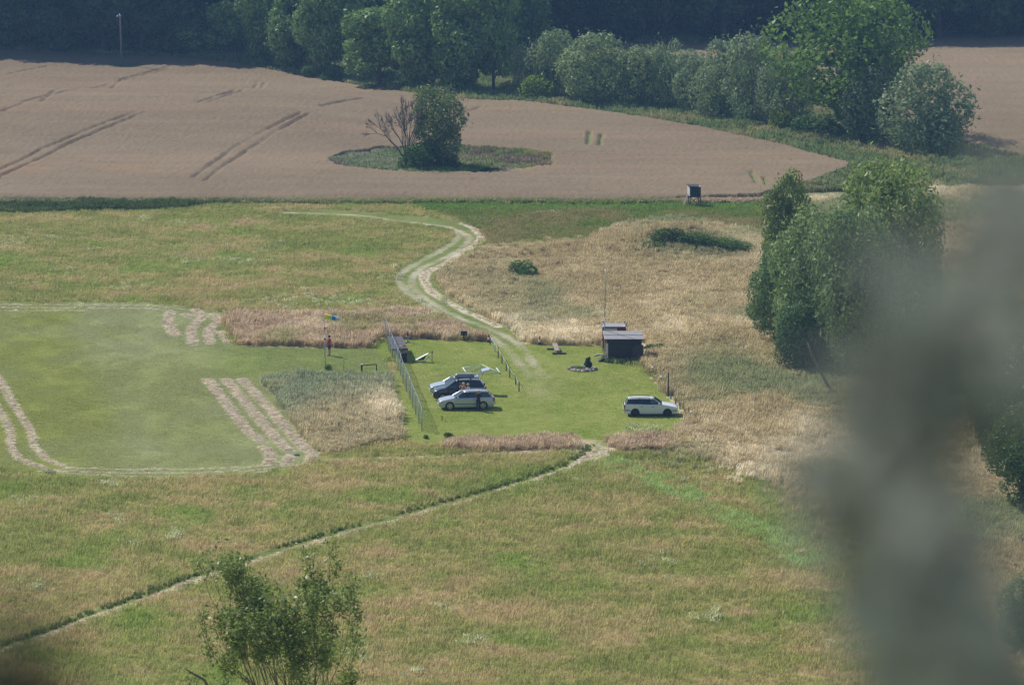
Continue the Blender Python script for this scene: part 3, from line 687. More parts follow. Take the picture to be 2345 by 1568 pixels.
# white umbels in the island and along the margin
# green tufts above the mown path, tint darkened for the shaded meadow edge
EDG = wline([(x, y - 14) for x, y in FP]); gx_, gy_ = [], []
for i in range(len(EDG) - 1):
    a, b = EDG[i], EDG[i + 1]; k = int(math.hypot(*(b - a)) * 12)
    for q in range(k):
        p = a + (b - a) * random.random()
        if vnoise(np.array([p[0] * 0.5]), np.array([p[1] * 0.3]), 95)[0] > 0.1 + 0.3 * random.random(): gx_.append(p[0] + random.gauss(0, .25)); gy_.append(p[1] + random.gauss(0, .25))
gx_ = np.array(gx_); gy_ = np.array(gy_); n = len(gx_); s = rng.uniform(0.14, 0.30, n)
scatter("path_edge_grass", PW, np.stack([gx_, gy_, terrain(gx_, gy_)], 1), np.stack([np.zeros(n), np.zeros(n), rng.uniform(-2, 2, n)], 1), np.stack([s, s, s * 1.1], 1), np.array([0.22, 0.28, 0.08]) * rng.uniform(0.7, 1.25, (n, 1)), "darker green grass standing along the upper edge of the mown path", "grass")
# rows of cut hay
hp = []; 
def sow(L, wid, per, amp=0.35):
    for i in range(len(L) - 1):
        a, b = L[i], L[i + 1]; ln = math.hypot(*(b - a)); k = int(ln * per)
        nrm = np.array([-(b - a)[1], (b - a)[0]]) / (ln + 1e-9)
        for q in range(k):
            f = random.random(); p = a + (b - a) * f + nrm * random.gauss(0, wid * 0.42)
            if wid > 0.45 or fbm(np.array([p[0] * 0.8 + p[1] * 0.3]), np.array([p[1] * 0.4 - p[0] * 0.5]), 91, 3)[0] > 0.18 + 0.3 * random.random(): hp.append((p[0], p[1], wid))
for L in HAYLINES[:-2]: sow(L, 0.46, 34)
for L in HAYLINES[-2:]: sow(L, 0.34, 16)
for L in HAYTHIN: sow(L, 0.26, 3.5)
sow(THAY, 0.42, 14); sow(FPHAY, 0.40, 18); sow(P2, 0.26, 7)
hp = np.array(hp); n = len(hp); s = rng.uniform(0.28, 0.62, n)
ht = (HAY * 1.0)[None] * rng.uniform(0.62, 1.25, (n, 1)); ht = ht + (np.array([0.40, 0.27, 0.16])[None] - ht) * (rng.random((n, 1)) < 0.2) * 0.6
scatter("cut_hay", PH, np.stack([hp[:, 0], hp[:, 1], terrain(hp[:, 0], hp[:, 1]) + 0.01], 1), np.stack([np.zeros(n), np.zeros(n), rng.uniform(0, 6.28, n)], 1), np.stack([s, s, s], 1), ht, "pale dry hay lying in rows after mowing", "hay")

# ------------------------------------------------------------------ trees: tapered trunk and limbs, crown of leaf sprays
m_bark = mat("bark", (0.13, 0.10, 0.075), 0.9, var=0.35, scale=9)
m_barkpale = mat("pale_bark", (0.22, 0.19, 0.16), 0.9, var=0.3, scale=9)
m_deadbark = mat("weathered_bark", (0.11, 0.10, 0.095), 0.9, var=0.3, scale=9)
m_oak = leaf_mat("oak_leaves", (0.125, 0.19, 0.06), 0.24, 0.01)
m_willow = leaf_mat("willow_leaves", (0.20, 0.255, 0.125), 0.3, 0.01)
m_poplar = leaf_mat("poplar_leaves", (0.15, 0.235, 0.05), 0.42, 0.01)
m_near = leaf_mat("shiny_leaves", (0.17, 0.215, 0.075), 0.36, 0.02)

def leaves(P, Nrm, size, aspect=1.6, jit=0.6, r_=None, wob=0.3):
    """one pointed leaf spray per point, roughly facing along Nrm"""
    r_ = r_ or rng; n = len(P)
    Nn = Nrm + r_.normal(0, jit, (n, 3)); Nn /= np.linalg.norm(Nn, axis=1, keepdims=True) + 1e-9
    A = np.cross(Nn, r_.normal(0, 1, (n, 3))); A /= np.linalg.norm(A, axis=1, keepdims=True) + 1e-9
    B = np.cross(Nn, A)
    s = size * r_.uniform(0.6, 1.35, (n, 1)); a = A * s * aspect / 2; b = B * s / 2
    c = Nn * s * wob * 0.4
    V = np.stack([P - a, P - b * 0.9 + a * 0.1 + c, P + a, P + b * 0.9 - a * 0.1 + c], 1).reshape(-1, 3)
    F = np.arange(4 * n).reshape(n, 4); bv = np.repeat(r_.uniform(0.6, 1.4, n), 4)
    return V, F, bv

def blob_points(blobs, n, r_, shell=(0.55, 1.05)):
    """points spread over the outer part of every clump, those buried inside other clumps dropped"""
    C = np.array([b[0] for b in blobs], float); Rr = np.array([b[1] for b in blobs], float)
    wgt = (Rr[:, 0] * Rr[:, 2]); idx = r_.choice(len(blobs), n, p=wgt / wgt.sum())
    d = r_.normal(0, 1, (n, 3)); d /= np.linalg.norm(d, axis=1, keepdims=True)
    rr = shell[0] + (shell[1] - shell[0]) * r_.random(n) ** 0.5
    P = C[idx] + d * Rr[idx] * rr[:, None]; Nn = d / Rr[idx]; Nn /= np.linalg.norm(Nn, axis=1, keepdims=True)
    far_ = r_.random(n) < 0.10; P[far_] += d[far_] * Rr[idx][far_] * r_.uniform(0.05, 0.45, (far_.sum(), 1))
    keep = np.ones(n, bool)
    for k in range(len(blobs)):
        q = (((P - C[k]) / Rr[k]) ** 2).sum(1) < 0.42
        keep &= ~(q & (idx != k))
    return P[keep], Nn[keep]

def make_blobs(r_, w, h, base, nb, top=0.5, squash=1.0, drop=0.0):
    """clumps placed over an egg-shaped crown of width w and height h whose underside is at z=base"""
    B = []
    for k in range(int(nb * 1.45)):
        v = r_.random(); ang = r_.uniform(0, 6.283)
        zz = v ** 0.9; prof = math.sin(min(1, zz / top) * 1.5708) if zz < top else math.sqrt(max(0.02, 1 - ((zz - top) / (1 - top + 0.06)) ** 2))
        rad = w / 2 * prof * math.sqrt(r_.uniform(0.15, 0.9)) * 0.92
        s = r_.uniform(0.09, 0.25) * w * (0.75 + 0.35 * prof)
        B.append(((rad * math.cos(ang), rad * math.sin(ang), base + zz * h * 0.9 - drop * rad), (s, s, s * squash * r_.uniform(0.8, 1.2))))
    return B

def trunk_mb(r_, h, rad, w, base, nl=7, lean=0.0):
    mb = MB(); top = base + (h - base) * 0.55
    mb.tube([(0, 0, -0.3), (0.02 * h * lean, 0, h * 0.2), (0.12 * h * lean, 0.01 * h, top)], [rad * 1.25, rad, rad * 0.45], 8)
    for k in range(nl):
        a = k * 2.4 + r_.uniform(-.4, .4); z0 = base * 0.8 + (top - base * 0.8) * k / nl; L = w * 0.36 * r_.uniform(0.7, 1.1)
        mb.tube([(0.12 * h * lean * z0 / top, 0, z0), (math.cos(a) * L * 0.5, math.sin(a) * L * 0.5, z0 + L * 0.45), (math.cos(a) * L, math.sin(a) * L, z0 + L * 1.0)], [rad * 0.5, rad * 0.3, rad * 0.1], 6)
    return mb

class TreeKind:
    """one grown specimen (trunk mesh + crown mesh, unit height) used for several trees"""
    def __init__(s, seed, m_leaf, m_tr, w=0.6, base=0.15, nb=26, n=5200, leaf=0.030, top=0.45, squash=0.9, aspect=1.6, jit=0.6, drop=0.0, shell=(0.55, 1.05), tr=0.022):
        r_ = np.random.default_rng(seed)
        bl = make_blobs(r_, w, 1 - base, base, nb, top, squash, drop); P, Nn = blob_points(bl, n, r_, shell)
        P[:, 2] = np.clip(P[:, 2], base * 0.4, None); P[:, 2] *= 1.0 / max(1e-3, np.percentile(P[:, 2], 99.6))
        V, F, bv = leaves(P, Nn, leaf, aspect, jit, r_)
        s.crown = np_mesh("crown", V, F, m_leaf, link=False, attrs={'bv': ('FLOAT', bv)}).data
        o = trunk_mb(r_, 1.0, tr, w, base).build("trunk", m_tr, smooth=True); s.trunk = o.data; bpy.data.objects.remove(o); s.w = np.percentile(np.abs(P[:, :2]), 98) * 2

def tree(name, kind, px, py, w, h, label, cat='tree', col=(1, 1, 1), rz=None, group=None, depth=None, at=None, metres=None):
    """w, h: picture width and height; the tree stands at G(px, py)"""
    p = at if at is not None else G(px, py); s = S(p)
    H = metres[1] if metres else h / s / CP; W = metres[0] if metres else w / s
    t = thing(name, label, cat, p, random.uniform(0, 6.28) if rz is None else rz, group)
    for nm, me in (('trunk', kind.trunk), ('crown', kind.crown)):
        o = bpy.data.objects.new(nm, me); COL.objects.link(o); o.parent = t; o.scale = (W / kind.w, W / kind.w, H); o.color = (*col, 1)
    return t

OAKS = [TreeKind(100 + k, m_oak, m_bark, w=0.62, base=0.05, nb=22, n=9500, leaf=0.027, top=0.5, jit=0.42, shell=(0.74, 1.06)) for k in range(4)]
WILL = [TreeKind(200 + k, m_willow, m_bark, w=0.72, base=0.04, nb=26, n=11000, leaf=0.021, top=0.5, squash=1.7, aspect=2.4, jit=0.45, shell=(0.7, 1.06)) for k in range(4)]
BUSH = [TreeKind(300 + k, m_poplar, m_bark, w=1.2, base=0.03, nb=22, n=4500, leaf=0.05, top=0.4, jit=0.6, tr=0.03) for k in range(2)]
POPL = TreeKind(400, m_poplar, m_bark, w=0.95, base=0.20, nb=34, n=16000, leaf=0.024, top=0.5, squash=0.95, aspect=1.5, jit=0.45, tr=0.03, shell=(0.7, 1.06))

# far wood: every tree its own object, leaf tint darkened for the wood's deep shade
FW = "trees of the far wood"
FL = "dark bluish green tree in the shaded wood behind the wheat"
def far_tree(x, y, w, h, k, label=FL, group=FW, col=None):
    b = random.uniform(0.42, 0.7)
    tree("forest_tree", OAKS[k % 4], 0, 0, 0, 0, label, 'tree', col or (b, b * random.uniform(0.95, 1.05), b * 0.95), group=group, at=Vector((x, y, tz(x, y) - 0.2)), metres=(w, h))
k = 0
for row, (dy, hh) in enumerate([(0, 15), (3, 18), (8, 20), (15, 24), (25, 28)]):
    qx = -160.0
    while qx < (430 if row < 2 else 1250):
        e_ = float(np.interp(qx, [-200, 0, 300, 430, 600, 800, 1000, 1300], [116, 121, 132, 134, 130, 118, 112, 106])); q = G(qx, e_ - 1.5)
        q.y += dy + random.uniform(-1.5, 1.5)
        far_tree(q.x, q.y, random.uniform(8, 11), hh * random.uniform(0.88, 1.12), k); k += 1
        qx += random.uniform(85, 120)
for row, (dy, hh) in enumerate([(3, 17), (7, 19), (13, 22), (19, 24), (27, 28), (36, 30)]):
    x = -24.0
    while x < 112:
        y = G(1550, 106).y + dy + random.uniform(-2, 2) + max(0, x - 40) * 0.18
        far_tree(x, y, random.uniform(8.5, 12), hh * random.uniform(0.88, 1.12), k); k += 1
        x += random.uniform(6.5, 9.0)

# the nearer edge of the wood, left of centre (leaf tint raised for sunlit tops)
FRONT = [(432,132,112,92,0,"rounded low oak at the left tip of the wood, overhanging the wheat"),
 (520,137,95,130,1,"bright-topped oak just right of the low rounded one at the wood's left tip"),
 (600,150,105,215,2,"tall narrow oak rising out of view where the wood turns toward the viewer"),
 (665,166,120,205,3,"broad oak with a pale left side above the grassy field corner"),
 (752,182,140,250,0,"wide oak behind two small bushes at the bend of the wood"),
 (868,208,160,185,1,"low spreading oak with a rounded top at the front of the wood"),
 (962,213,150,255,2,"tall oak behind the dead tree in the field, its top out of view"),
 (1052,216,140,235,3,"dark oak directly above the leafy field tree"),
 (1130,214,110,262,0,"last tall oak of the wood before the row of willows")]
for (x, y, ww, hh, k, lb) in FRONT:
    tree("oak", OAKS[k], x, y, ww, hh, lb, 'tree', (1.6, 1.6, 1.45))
# second rank fills the wood behind them
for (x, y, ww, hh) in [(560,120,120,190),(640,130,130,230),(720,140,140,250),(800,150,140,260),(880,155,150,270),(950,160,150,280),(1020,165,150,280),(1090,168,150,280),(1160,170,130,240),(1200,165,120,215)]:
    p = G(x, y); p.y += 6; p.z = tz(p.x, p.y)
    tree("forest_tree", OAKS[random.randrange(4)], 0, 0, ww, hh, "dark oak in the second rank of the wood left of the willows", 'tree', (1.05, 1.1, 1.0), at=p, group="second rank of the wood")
for (x, y, ww, hh, lb) in [(708,186,44,34,"small round bush at the foot of the wood where the wheat bends"),(766,192,50,42,"larger round bush beside the small one at the foot of the wood")]:
    tree("bush", BUSH[0], x, y, ww, hh, lb, 'bush', (0.75, 0.85, 1.1))

# willow row and the poplar
WILLOWS = [(1212,224,90,128,0,"slim pale willow first in the row beside the dark wood"), (1262,230,105,158,1,"pale feathery willow second in the row, behind a yellow bush"),
 (1363,243,158,162,2,"broad rounded willow with a smooth dome in the middle of the row"), (1468,250,112,140,3,"bluish willow right of the broad domed willow"),
 (1530,254,90,158,0,"narrow willow whose top shows a sliver of field behind it"), (1592,262,100,142,1,"green willow in the middle right of the row"),
 (1650,276,125,180,2,"dense grey willow with a pointed top left of the poplar"), (1720,288,120,205,3,"tall grey willow with a leaning tip reaching above the others"),
 (1795,300,120,190,0,"grey willow tucked against the left flank of the poplar"), (1992,334,130,182,1,"dark grey willow standing in front of the poplar"),
 (2125,356,196,206,2,"big loose willow at the right end of the row throwing a long shadow")]
for (x, y, ww, hh, k, lb) in WILLOWS:
    v = random.uniform(1.15, 1.45)
    tree("willow", WILL[k], x, y, ww, hh, lb, 'tree', (v, v, v * random.uniform(0.9, 1.1)))
tree("poplar", POPL, 1962, 318, 345, 335, "huge bright green poplar towering over the willow row", 'tree', (1.05, 1.1, 1.0))
for (x, y, ww, hh, lb, c_) in [(1166,219,52,32,"low yellowish bush at the wood's foot left of another yellow bush",(1.5,1.35,1.2)), (1233,235,84,62,"round yellow green bush in front of the feathery willow",(1.7,1.5,1.2)),
  (1792,305,70,60,"yellow green bush at the foot of the poplar",(1.7,1.45,0.9)), (1868,316,120,52,"dark low bush between the yellow bush and the dark grey willow",(0.6,0.75,0.9))]:
    tree("bush", BUSH[1], x, y, ww, hh, lb, 'bush', c_)

# trees at mid distance on the right
MIDC = TreeKind(500, m_willow, m_bark, w=0.72, base=0.03, nb=42, n=30000, leaf=0.0165, top=0.5, squash=1.35, aspect=2.2, jit=0.6, shell=(0.58, 1.1))
MIDB = TreeKind(501, m_near, m_bark, w=0.55, base=0.04, nb=34, n=18000, leaf=0.0165, top=0.5, squash=1.0, aspect=1.7, jit=0.5, shell=(0.66, 1.1))
for (x, y, ww, hh, kd, lb, c_) in [
  (1800,760,122,362,MIDB,"slim dark tree with a ragged top, leftmost of the near right group",(1.25,1.3,1.1)),
  (1880,825,225,345,MIDC,"bushy willow leaning over the tall pale grass, second of the near right group",(1.2,1.3,1.0)),
  (2035,800,240,425,MIDC,"high domed willow with yellowish tips at the back of the near right group",(1.4,1.42,0.9)),
  (1965,868,200,385,MIDC,"big shaggy willow half hidden by the blurred weeds",(1.1,1.2,1.0)),
  (1905,845,180,330,MIDC,"thick willow filling the middle of the near right group",(0.95,1.05,0.85)),
  (1800,790,150,230,MIDC,"low rounded willow at the left front of the near right group",(0.95,1.08,0.85)),
  (1752,768,95,150,MIDB,"low bush skirting the left side of the near right trees",(0.9,1.1,0.9)),
  (1838,852,125,160,MIDC,"drooping shrub below the near right willows beside a leaning stem",(0.65,0.8,0.7)),
  (2340,1165,150,240,MIDB,"glossy dark green tree cut off by the right edge",(0.75,1.0,0.7)),
  (2290,1060,150,300,MIDC,"grey green willow above the glossy dark tree at the right edge",(0.75,0.8,0.75)),
  (2345,1490,120,170,MIDC,"silvery willow shrub low on the right edge",(1.0,1.05,1.15))]:
    tree("willow" if kd is MIDC else "tree", kd, x, y, ww, hh, lb, 'tree', c_)
mb = MB(); a = G(1912, 905); mb.tube([a + Vector((0, 0, -.2)), AT(1885, 862, a.y), AT(1862, 820, a.y + .3), AT(1850, 785, a.y + .5)], [0.14, 0.12, 0.09, 0.05], 7)
tag(mb.build("leaning_stem", m_bark, smooth=True), "bare dark stem leaning left out of the near right trees", "tree stem")

# field island: dead tree, leafy tree, dark bush
def branchy(base, h, seed, spread, rad, depth=4, n0=5, up=0.55, collect=None, mb=None, first=0.12, minr=0.012):
    r_ = random.Random(seed); mb = mb or MB()
    def grow(p, d, L, r, k):
        pts = [p]; q = p.copy(); dd = d.copy()
        for i in range(3):
            dd = (dd + Vector((r_.gauss(0, .10), r_.gauss(0, .10), up * 0.14))).normalized(); q = q + dd * L / 3; pts.append(q.copy())
        mb.tube(pts, [r, r * 0.85, r * 0.7, r * 0.55], 6 if k > 1 else 4, caps=False)
        if collect is not None and k <= 2: collect.extend([(x, dd, k) for x in pts[1:]])
        if k <= 0: return
        for j in range(r_.choice((2, 3, 3))):
            ax = Vector((r_.gauss(0, 1), r_.gauss(0, 1), r_.gauss(0, .5))).normalized()
            nd = (Quaternion(ax, r_.uniform(0.25, 0.62)) @ dd).normalized()
            grow(pts[r_.choice((2, 3, 3))], nd, L * r_.uniform(0.58, 0.82), max(minr, r * 0.58), k - 1)
    mb.tube([base + Vector((0, 0, -.2)), base + Vector((0, 0, h * first))], [rad * 1.3, rad], 8, caps=False)
    for j in range(n0):
        a = 6.283 * j / n0 + r_.uniform(-.3, .3)
        d = Vector((math.cos(a) * spread * r_.uniform(.5, 1.1), math.sin(a) * spread * r_.uniform(.5, 1.1), 1)).normalized()
        grow(base + Vector((0, 0, h * first * r_.uniform(0.6, 1.0))), d, h * 0.36 * r_.uniform(.85, 1.1), rad * 0.5, depth)
    return mb
def fit_mb(mb, W, H, zb=0.0, pts=None):
    V = np.array([tuple(v) for v in mb.v]); x0, x1 = np.percentile(V[:, 0], 0.5), np.percentile(V[:, 0], 99.5); zt = V[:, 2].max()
    kx = W / (x1 - x0); kz = (H - zb) / (zt - zb); cx = (x0 + x1) / 2
    def f(v): a = min(1, max(0, (v[2] - zb) / 1.5)) if zb else 1; return Vector((v[0] * (1 + (kx - 1) * a) - cx * kx * a * (1 if zb else 0), v[1] * (1 + (kx - 1) * a), v[2] if v[2] < zb else zb + (v[2] - zb) * kz))
    mb.v = [f(v) for v in mb.v]
    return [(f(q), d, k) for (q, d, k) in pts] if pts else None
p = G(932, 390); s = S(p); H = 172 / s
t = thing("dead_tree", "bare leafless tree with fanned branches in the middle of the wheat", "tree", p)
mb = branchy(Vector((0, 0, 0)), H, 9, 0.70, 0.34, 5, 6, 0.20, minr=0.032, first=0.08); fit_mb(mb, 150 / s, H); mb.build("trunk", m_deadbark, t, smooth=True)
p = G(1000, 388); s = S(p)
FIELDT = TreeKind(600, m_willow, m_bark, w=0.55, base=0.10, nb=30, n=10000, leaf=0.019, top=0.6, squash=1.3, aspect=1.9, jit=0.7, shell=(0.4, 1.15))
tree("willow", FIELDT, 1002, 388, 112, 188, "loose leafy tree right beside the bare dead tree in the wheat", 'tree', (0.95, 1.0, 0.7))
tree("bush", BUSH[0], 968, 394, 88, 66, "dark round bush at the foot of the trees in the wheat", 'bush', (0.55, 0.7, 0.6))
tree("bush", BUSH[1], 1030, 390, 70, 34, "low dark shrub right of the round bush in the wheat island", 'bush', (0.5, 0.62, 0.55))
tree("bush", BUSH[0], 1125, 402, 60, 16, "flat dark clump on the near right rim of the wheat island", 'bush', (0.4, 0.6, 0.4))

# shrubs in the meadow and on the little mound
for (x, y, ww, hh, lb, c_) in [(1195,634,66,38,"lone round shrub in the dry grass right of the track",(0.75,0.9,0.95)), (1204,640,40,22,"small shrub hugging the lone round shrub in the dry grass",(0.6,0.8,0.8)),
   (1532,556,80,34,"dark shrub on the flank of the grassy mound",(0.5,0.6,0.6)), (1590,564,96,30,"second dark shrub trailing right down the mound",(0.55,0.7,0.6)), (1660,575,110,26,"low green thicket at the right foot of the mound",(0.65,0.85,0.75)), (1490,527,80,16,"thin scrub on top of the mound",(0.7,0.8,0.6)), (1500,572,70,20,"low shrub in front of the mound's dark shrubs",(0.7,0.9,0.8)),
   (1026,1004,26,14,"small dark shrub on the lawn's near edge",(0.5,0.65,0.5)), (976,1004,14,9,"tiny shrub at the near end of the mesh fence",(0.5,0.65,0.5)),
   (1398,830,26,7,"weeds at the foot of the dark shed",(0.6,0.8,0.5)), (1382,827,18,8,"weed clump below the shed's ramp rails",(0.7,0.95,0.6)), (1500,806,60,18,"dark weeds behind the shed's right corner",(0.5,0.7,0.5)), (752,846,16,12,"leafy weeds at the foot of the windsock pole",(0.7,1.0,0.5))]:
    tree("shrub", BUSH[random.randrange(2)], x, y, ww, hh, lb, 'shrub', c_)

# near tree on the slope below the camera
def leafy(name, label, p, H, W, spread, seed, rad, n_leaf, leaf, depth=4, n0=6, m_l=m_near, col=(1, 1, 1), first=0.12, upd=0.6, jit=0.25, cat='tree', tips=False, minr=0.012):
    t = thing(name, label, cat, p); pts = []
    mb = branchy(Vector((0, 0, 0)), H, seed, spread, rad, depth, n0, upd, pts, first=first, minr=minr); pts = fit_mb(mb, W, H, H * first * 0.6, pts); mb.build("trunk", m_bark, t, smooth=True)
    r_ = np.random.default_rng(seed)
    wts = np.array([({0: 3.0, 1: 0.35, 2: 0.0} if tips else {0: 3.0, 1: 1.6, 2: 0.5})[k] for (_, _, k) in pts]); ii = r_.choice(len(pts), n_leaf, p=wts / wts.sum())
    P = np.array([tuple(pts[i][0]) for i in ii]) + r_.normal(0, jit, (n_leaf, 3)); D = np.array([tuple(pts[i][1]) for i in ii])
    Nn = r_.normal(0, 1, (n_leaf, 3)) + np.array([0, 0, 0.9]) + D * 0.3
    V, F, bv = leaves(P, Nn, leaf, 2.0, 0.25, r_)
    c = np_mesh("crown", V, F, m_l, t, attrs={'bv': ('FLOAT', bv)}); c.color = (*col, 1)
    return t
YB = 150.0
def slope_point(px, Y): return Vector(((px - 1172.5) / FPX * (Y * CP + (CAM_H - 26) * SP), Y, tz((px - 1172) / FPX * Y, Y)))
p = slope_point(640, YB); topz = AT(600, 1232, YB).z
leafy("near_tree", "leafy many-stemmed tree rising from the bottom edge in front of the diagonal path", p, topz - p.z, 5.4, 0.85, 12, 0.34, 14000, 0.088, 5, 6, first=0.66, upd=0.40, jit=0.15, col=(1.35, 1.4, 1.15), tips=True, minr=0.022)
p = slope_point(772, YB - 4); topz = AT(772, 1488, YB - 4).z
leafy("sapling", "thin yellowish sapling top at the bottom edge right of the near tree", p, topz - p.z, 0.9, 0.12, 21, 0.07, 700, 0.09, 2, 3, first=0.72, col=(1.5, 1.4, 0.9), jit=0.14)
p = slope_point(487, YB + 2); topz = AT(480, 1535, YB + 2).z
leafy("sapling", "low leafy sapling top at the bottom edge left of the near tree", p, topz - p.z, 1.6, 0.2, 22, 0.08, 500, 0.09, 2, 3, first=0.75, col=(1.0, 1.1, 0.9), jit=0.16)
p = slope_point(480, YB); mb = MB()
mb.tube([p - p, AT(478, 1575, YB) - p, AT(468, 1556, YB) - p, AT(440, 1540, YB) - p, AT(422, 1529, YB) - p], [0.16, 0.06, 0.05, 0.035, 0.015], 6)
o = mb.build("bare_branch", m_bark, smooth=True); o.location = p; tag(o, "bare dark branch poking up left of the near tree", "branch")

# weeds right in front of the lens, far out of focus
m_blur = leaf_mat("dull_weed_leaves", (0.24, 0.262, 0.255), 0.45, 0.0)
m_stem = mat("weed_stem", (0.20, 0.17, 0.17), 0.8)
def weed(label, stems, seed, n_per, leaf, col, name="tall_weed"):
    r_ = np.random.default_rng(seed); x0, y0 = stems[0][0].x, stems[0][0].y
    base = Vector((x0, y0, tz(x0, y0))); t = thing(name, label, "weed", base); mb = MB(); P = []
    for st in stems:
        g = Vector((st[0].x, st[0].y, tz(st[0].x, st[0].y) - .03))
        pts = [g] + st; mb.tube([q - base for q in pts], [0.004] + [0.003] * (len(st) - 1) + [0.0012], 6)
        for i in range(len(st) - 1):
            for k in range(n_per): f = r_.random(); P.append(tuple(st[i] * (1 - f) + st[i + 1] * f - base))
    mb.build("stem", m_stem, t, smooth=True)
    P = np.array(P) + r_.normal(0, 0.009, (len(P), 3)) * np.array([1.0, 1.5, 1.0]); Nn = r_.normal(0, 1, P.shape)
    V, F, bv = leaves(P, Nn, leaf, 2.2, 0.2, r_); c = np_mesh("leaves", V, F, m_blur, t, attrs={'bv': ('FLOAT', bv)}); c.color = (*col, 1); return t
def ray(px, py, Y): return AT(px, py, Y)
weed("grey blurred weed close to the camera covering the right of the view",
     [[ray(2180, 1700, 1.45), ray(2100, 1350, 1.45), ray(2040, 1050, 1.46), ray(2060, 800, 1.47), ray(2085, 620, 1.48)],
      [ray(2260, 1700, 1.5), ray(2150, 1350, 1.5), ray(2110, 1050, 1.5), ray(2150, 800, 1.5), ray(2240, 600, 1.5), ray(2310, 380, 1.5)],
      [ray(2120, 1700, 1.55), ray(2040, 1400, 1.55), ray(1960, 1180, 1.55), ray(1895, 1090, 1.55)],
      [ray(2330, 1720, 1.42), ray(2210, 1450, 1.42), ray(2130, 1150, 1.44), ray(2170, 900, 1.44), ray(2260, 700, 1.44), ray(2380, 460, 1.44)],
      [ray(2080, 1740, 1.65), ray(2010, 1500, 1.65), ray(1950, 1250, 1.65), ray(1930, 1000, 1.65), ray(1965, 830, 1.65)],
      [ray(2520, 1650, 1.7), ray(2470, 1100, 1.7), ray(2400, 780, 1.7), ray(2330, 560, 1.7), ray(2270, 400, 1.7)],
      [ray(2360, 1720, 1.3), ray(2270, 1600, 1.3), ray(2170, 1470, 1.3), ray(2110, 1300, 1.3)],
      [ray(2130, 1720, 1.75), ray(2080, 1560, 1.75), ray(2010, 1380, 1.75), ray(1960, 1240, 1.75)],
      [ray(2380, 1720, 1.38), ray(2260, 1560, 1.38), ray(2160, 1400, 1.38), ray(2080, 1150, 1.38)]], 3, 11, 0.0145, (0.98, 1.0, 0.97))
weed("dark blurred weed tip in the bottom left corner",
     [[ray(-70, 1790, 1.2), ray(-50, 1680, 1.2), ray(-10, 1600, 1.2), ray(20, 1555, 1.2)], [ray(-40, 1790, 1.25), ray(20, 1690, 1.25), ray(90, 1620, 1.25)]], 4, 22, 0.011, (0.2, 0.22, 0.18))

# ------------------------------------------------------------------ cars
m_silver = mat("silver_paint", (0.50, 0.54, 0.60), 0.30, 0.25, var=0.05, coat=0.6)
m_silver2 = mat("pale_silver_paint", (0.56, 0.60, 0.66), 0.28, 0.25, var=0.05, coat=0.6)
m_white = mat("white_paint", (0.72, 0.75, 0.76), 0.3, 0.0, var=0.06, coat=0.5)
m_navy = mat("dark_blue_paint", (0.012, 0.018, 0.032), 0.2, 0.3, var=0.1, coat=0.8)
m_glass = glass_mat("car_glass", (0.25, 0.3, 0.33), 0.05); m_dglass = glass_mat("tinted_glass", (0.05, 0.06, 0.07), 0.06)
m_tyre = mat("tyre_rubber", (0.02, 0.02, 0.022), 0.9); m_alloy = mat("alloy", (0.55, 0.56, 0.58), 0.35, 0.8)
m_steel = mat("dark_wheel", (0.03, 0.03, 0.032), 0.6, 0.3)
m_black = mat("black_plastic", (0.025, 0.026, 0.028), 0.6); m_inner = mat("seat_cloth", (0.035, 0.037, 0.042), 0.9)
m_lamp = mat("lamp_glass", (0.75, 0.78, 0.8), 0.12, 0.3, coat=0.8); m_red = mat("red_lens", (0.30, 0.02, 0.02), 0.25, coat=0.5); m_plate = mat("number_plate", (0.75, 0.75, 0.72), 0.5)
m_boxgrey = mat("grey_box_shell", (0.20, 0.22, 0.25), 0.3, 0.1, coat=0.4)


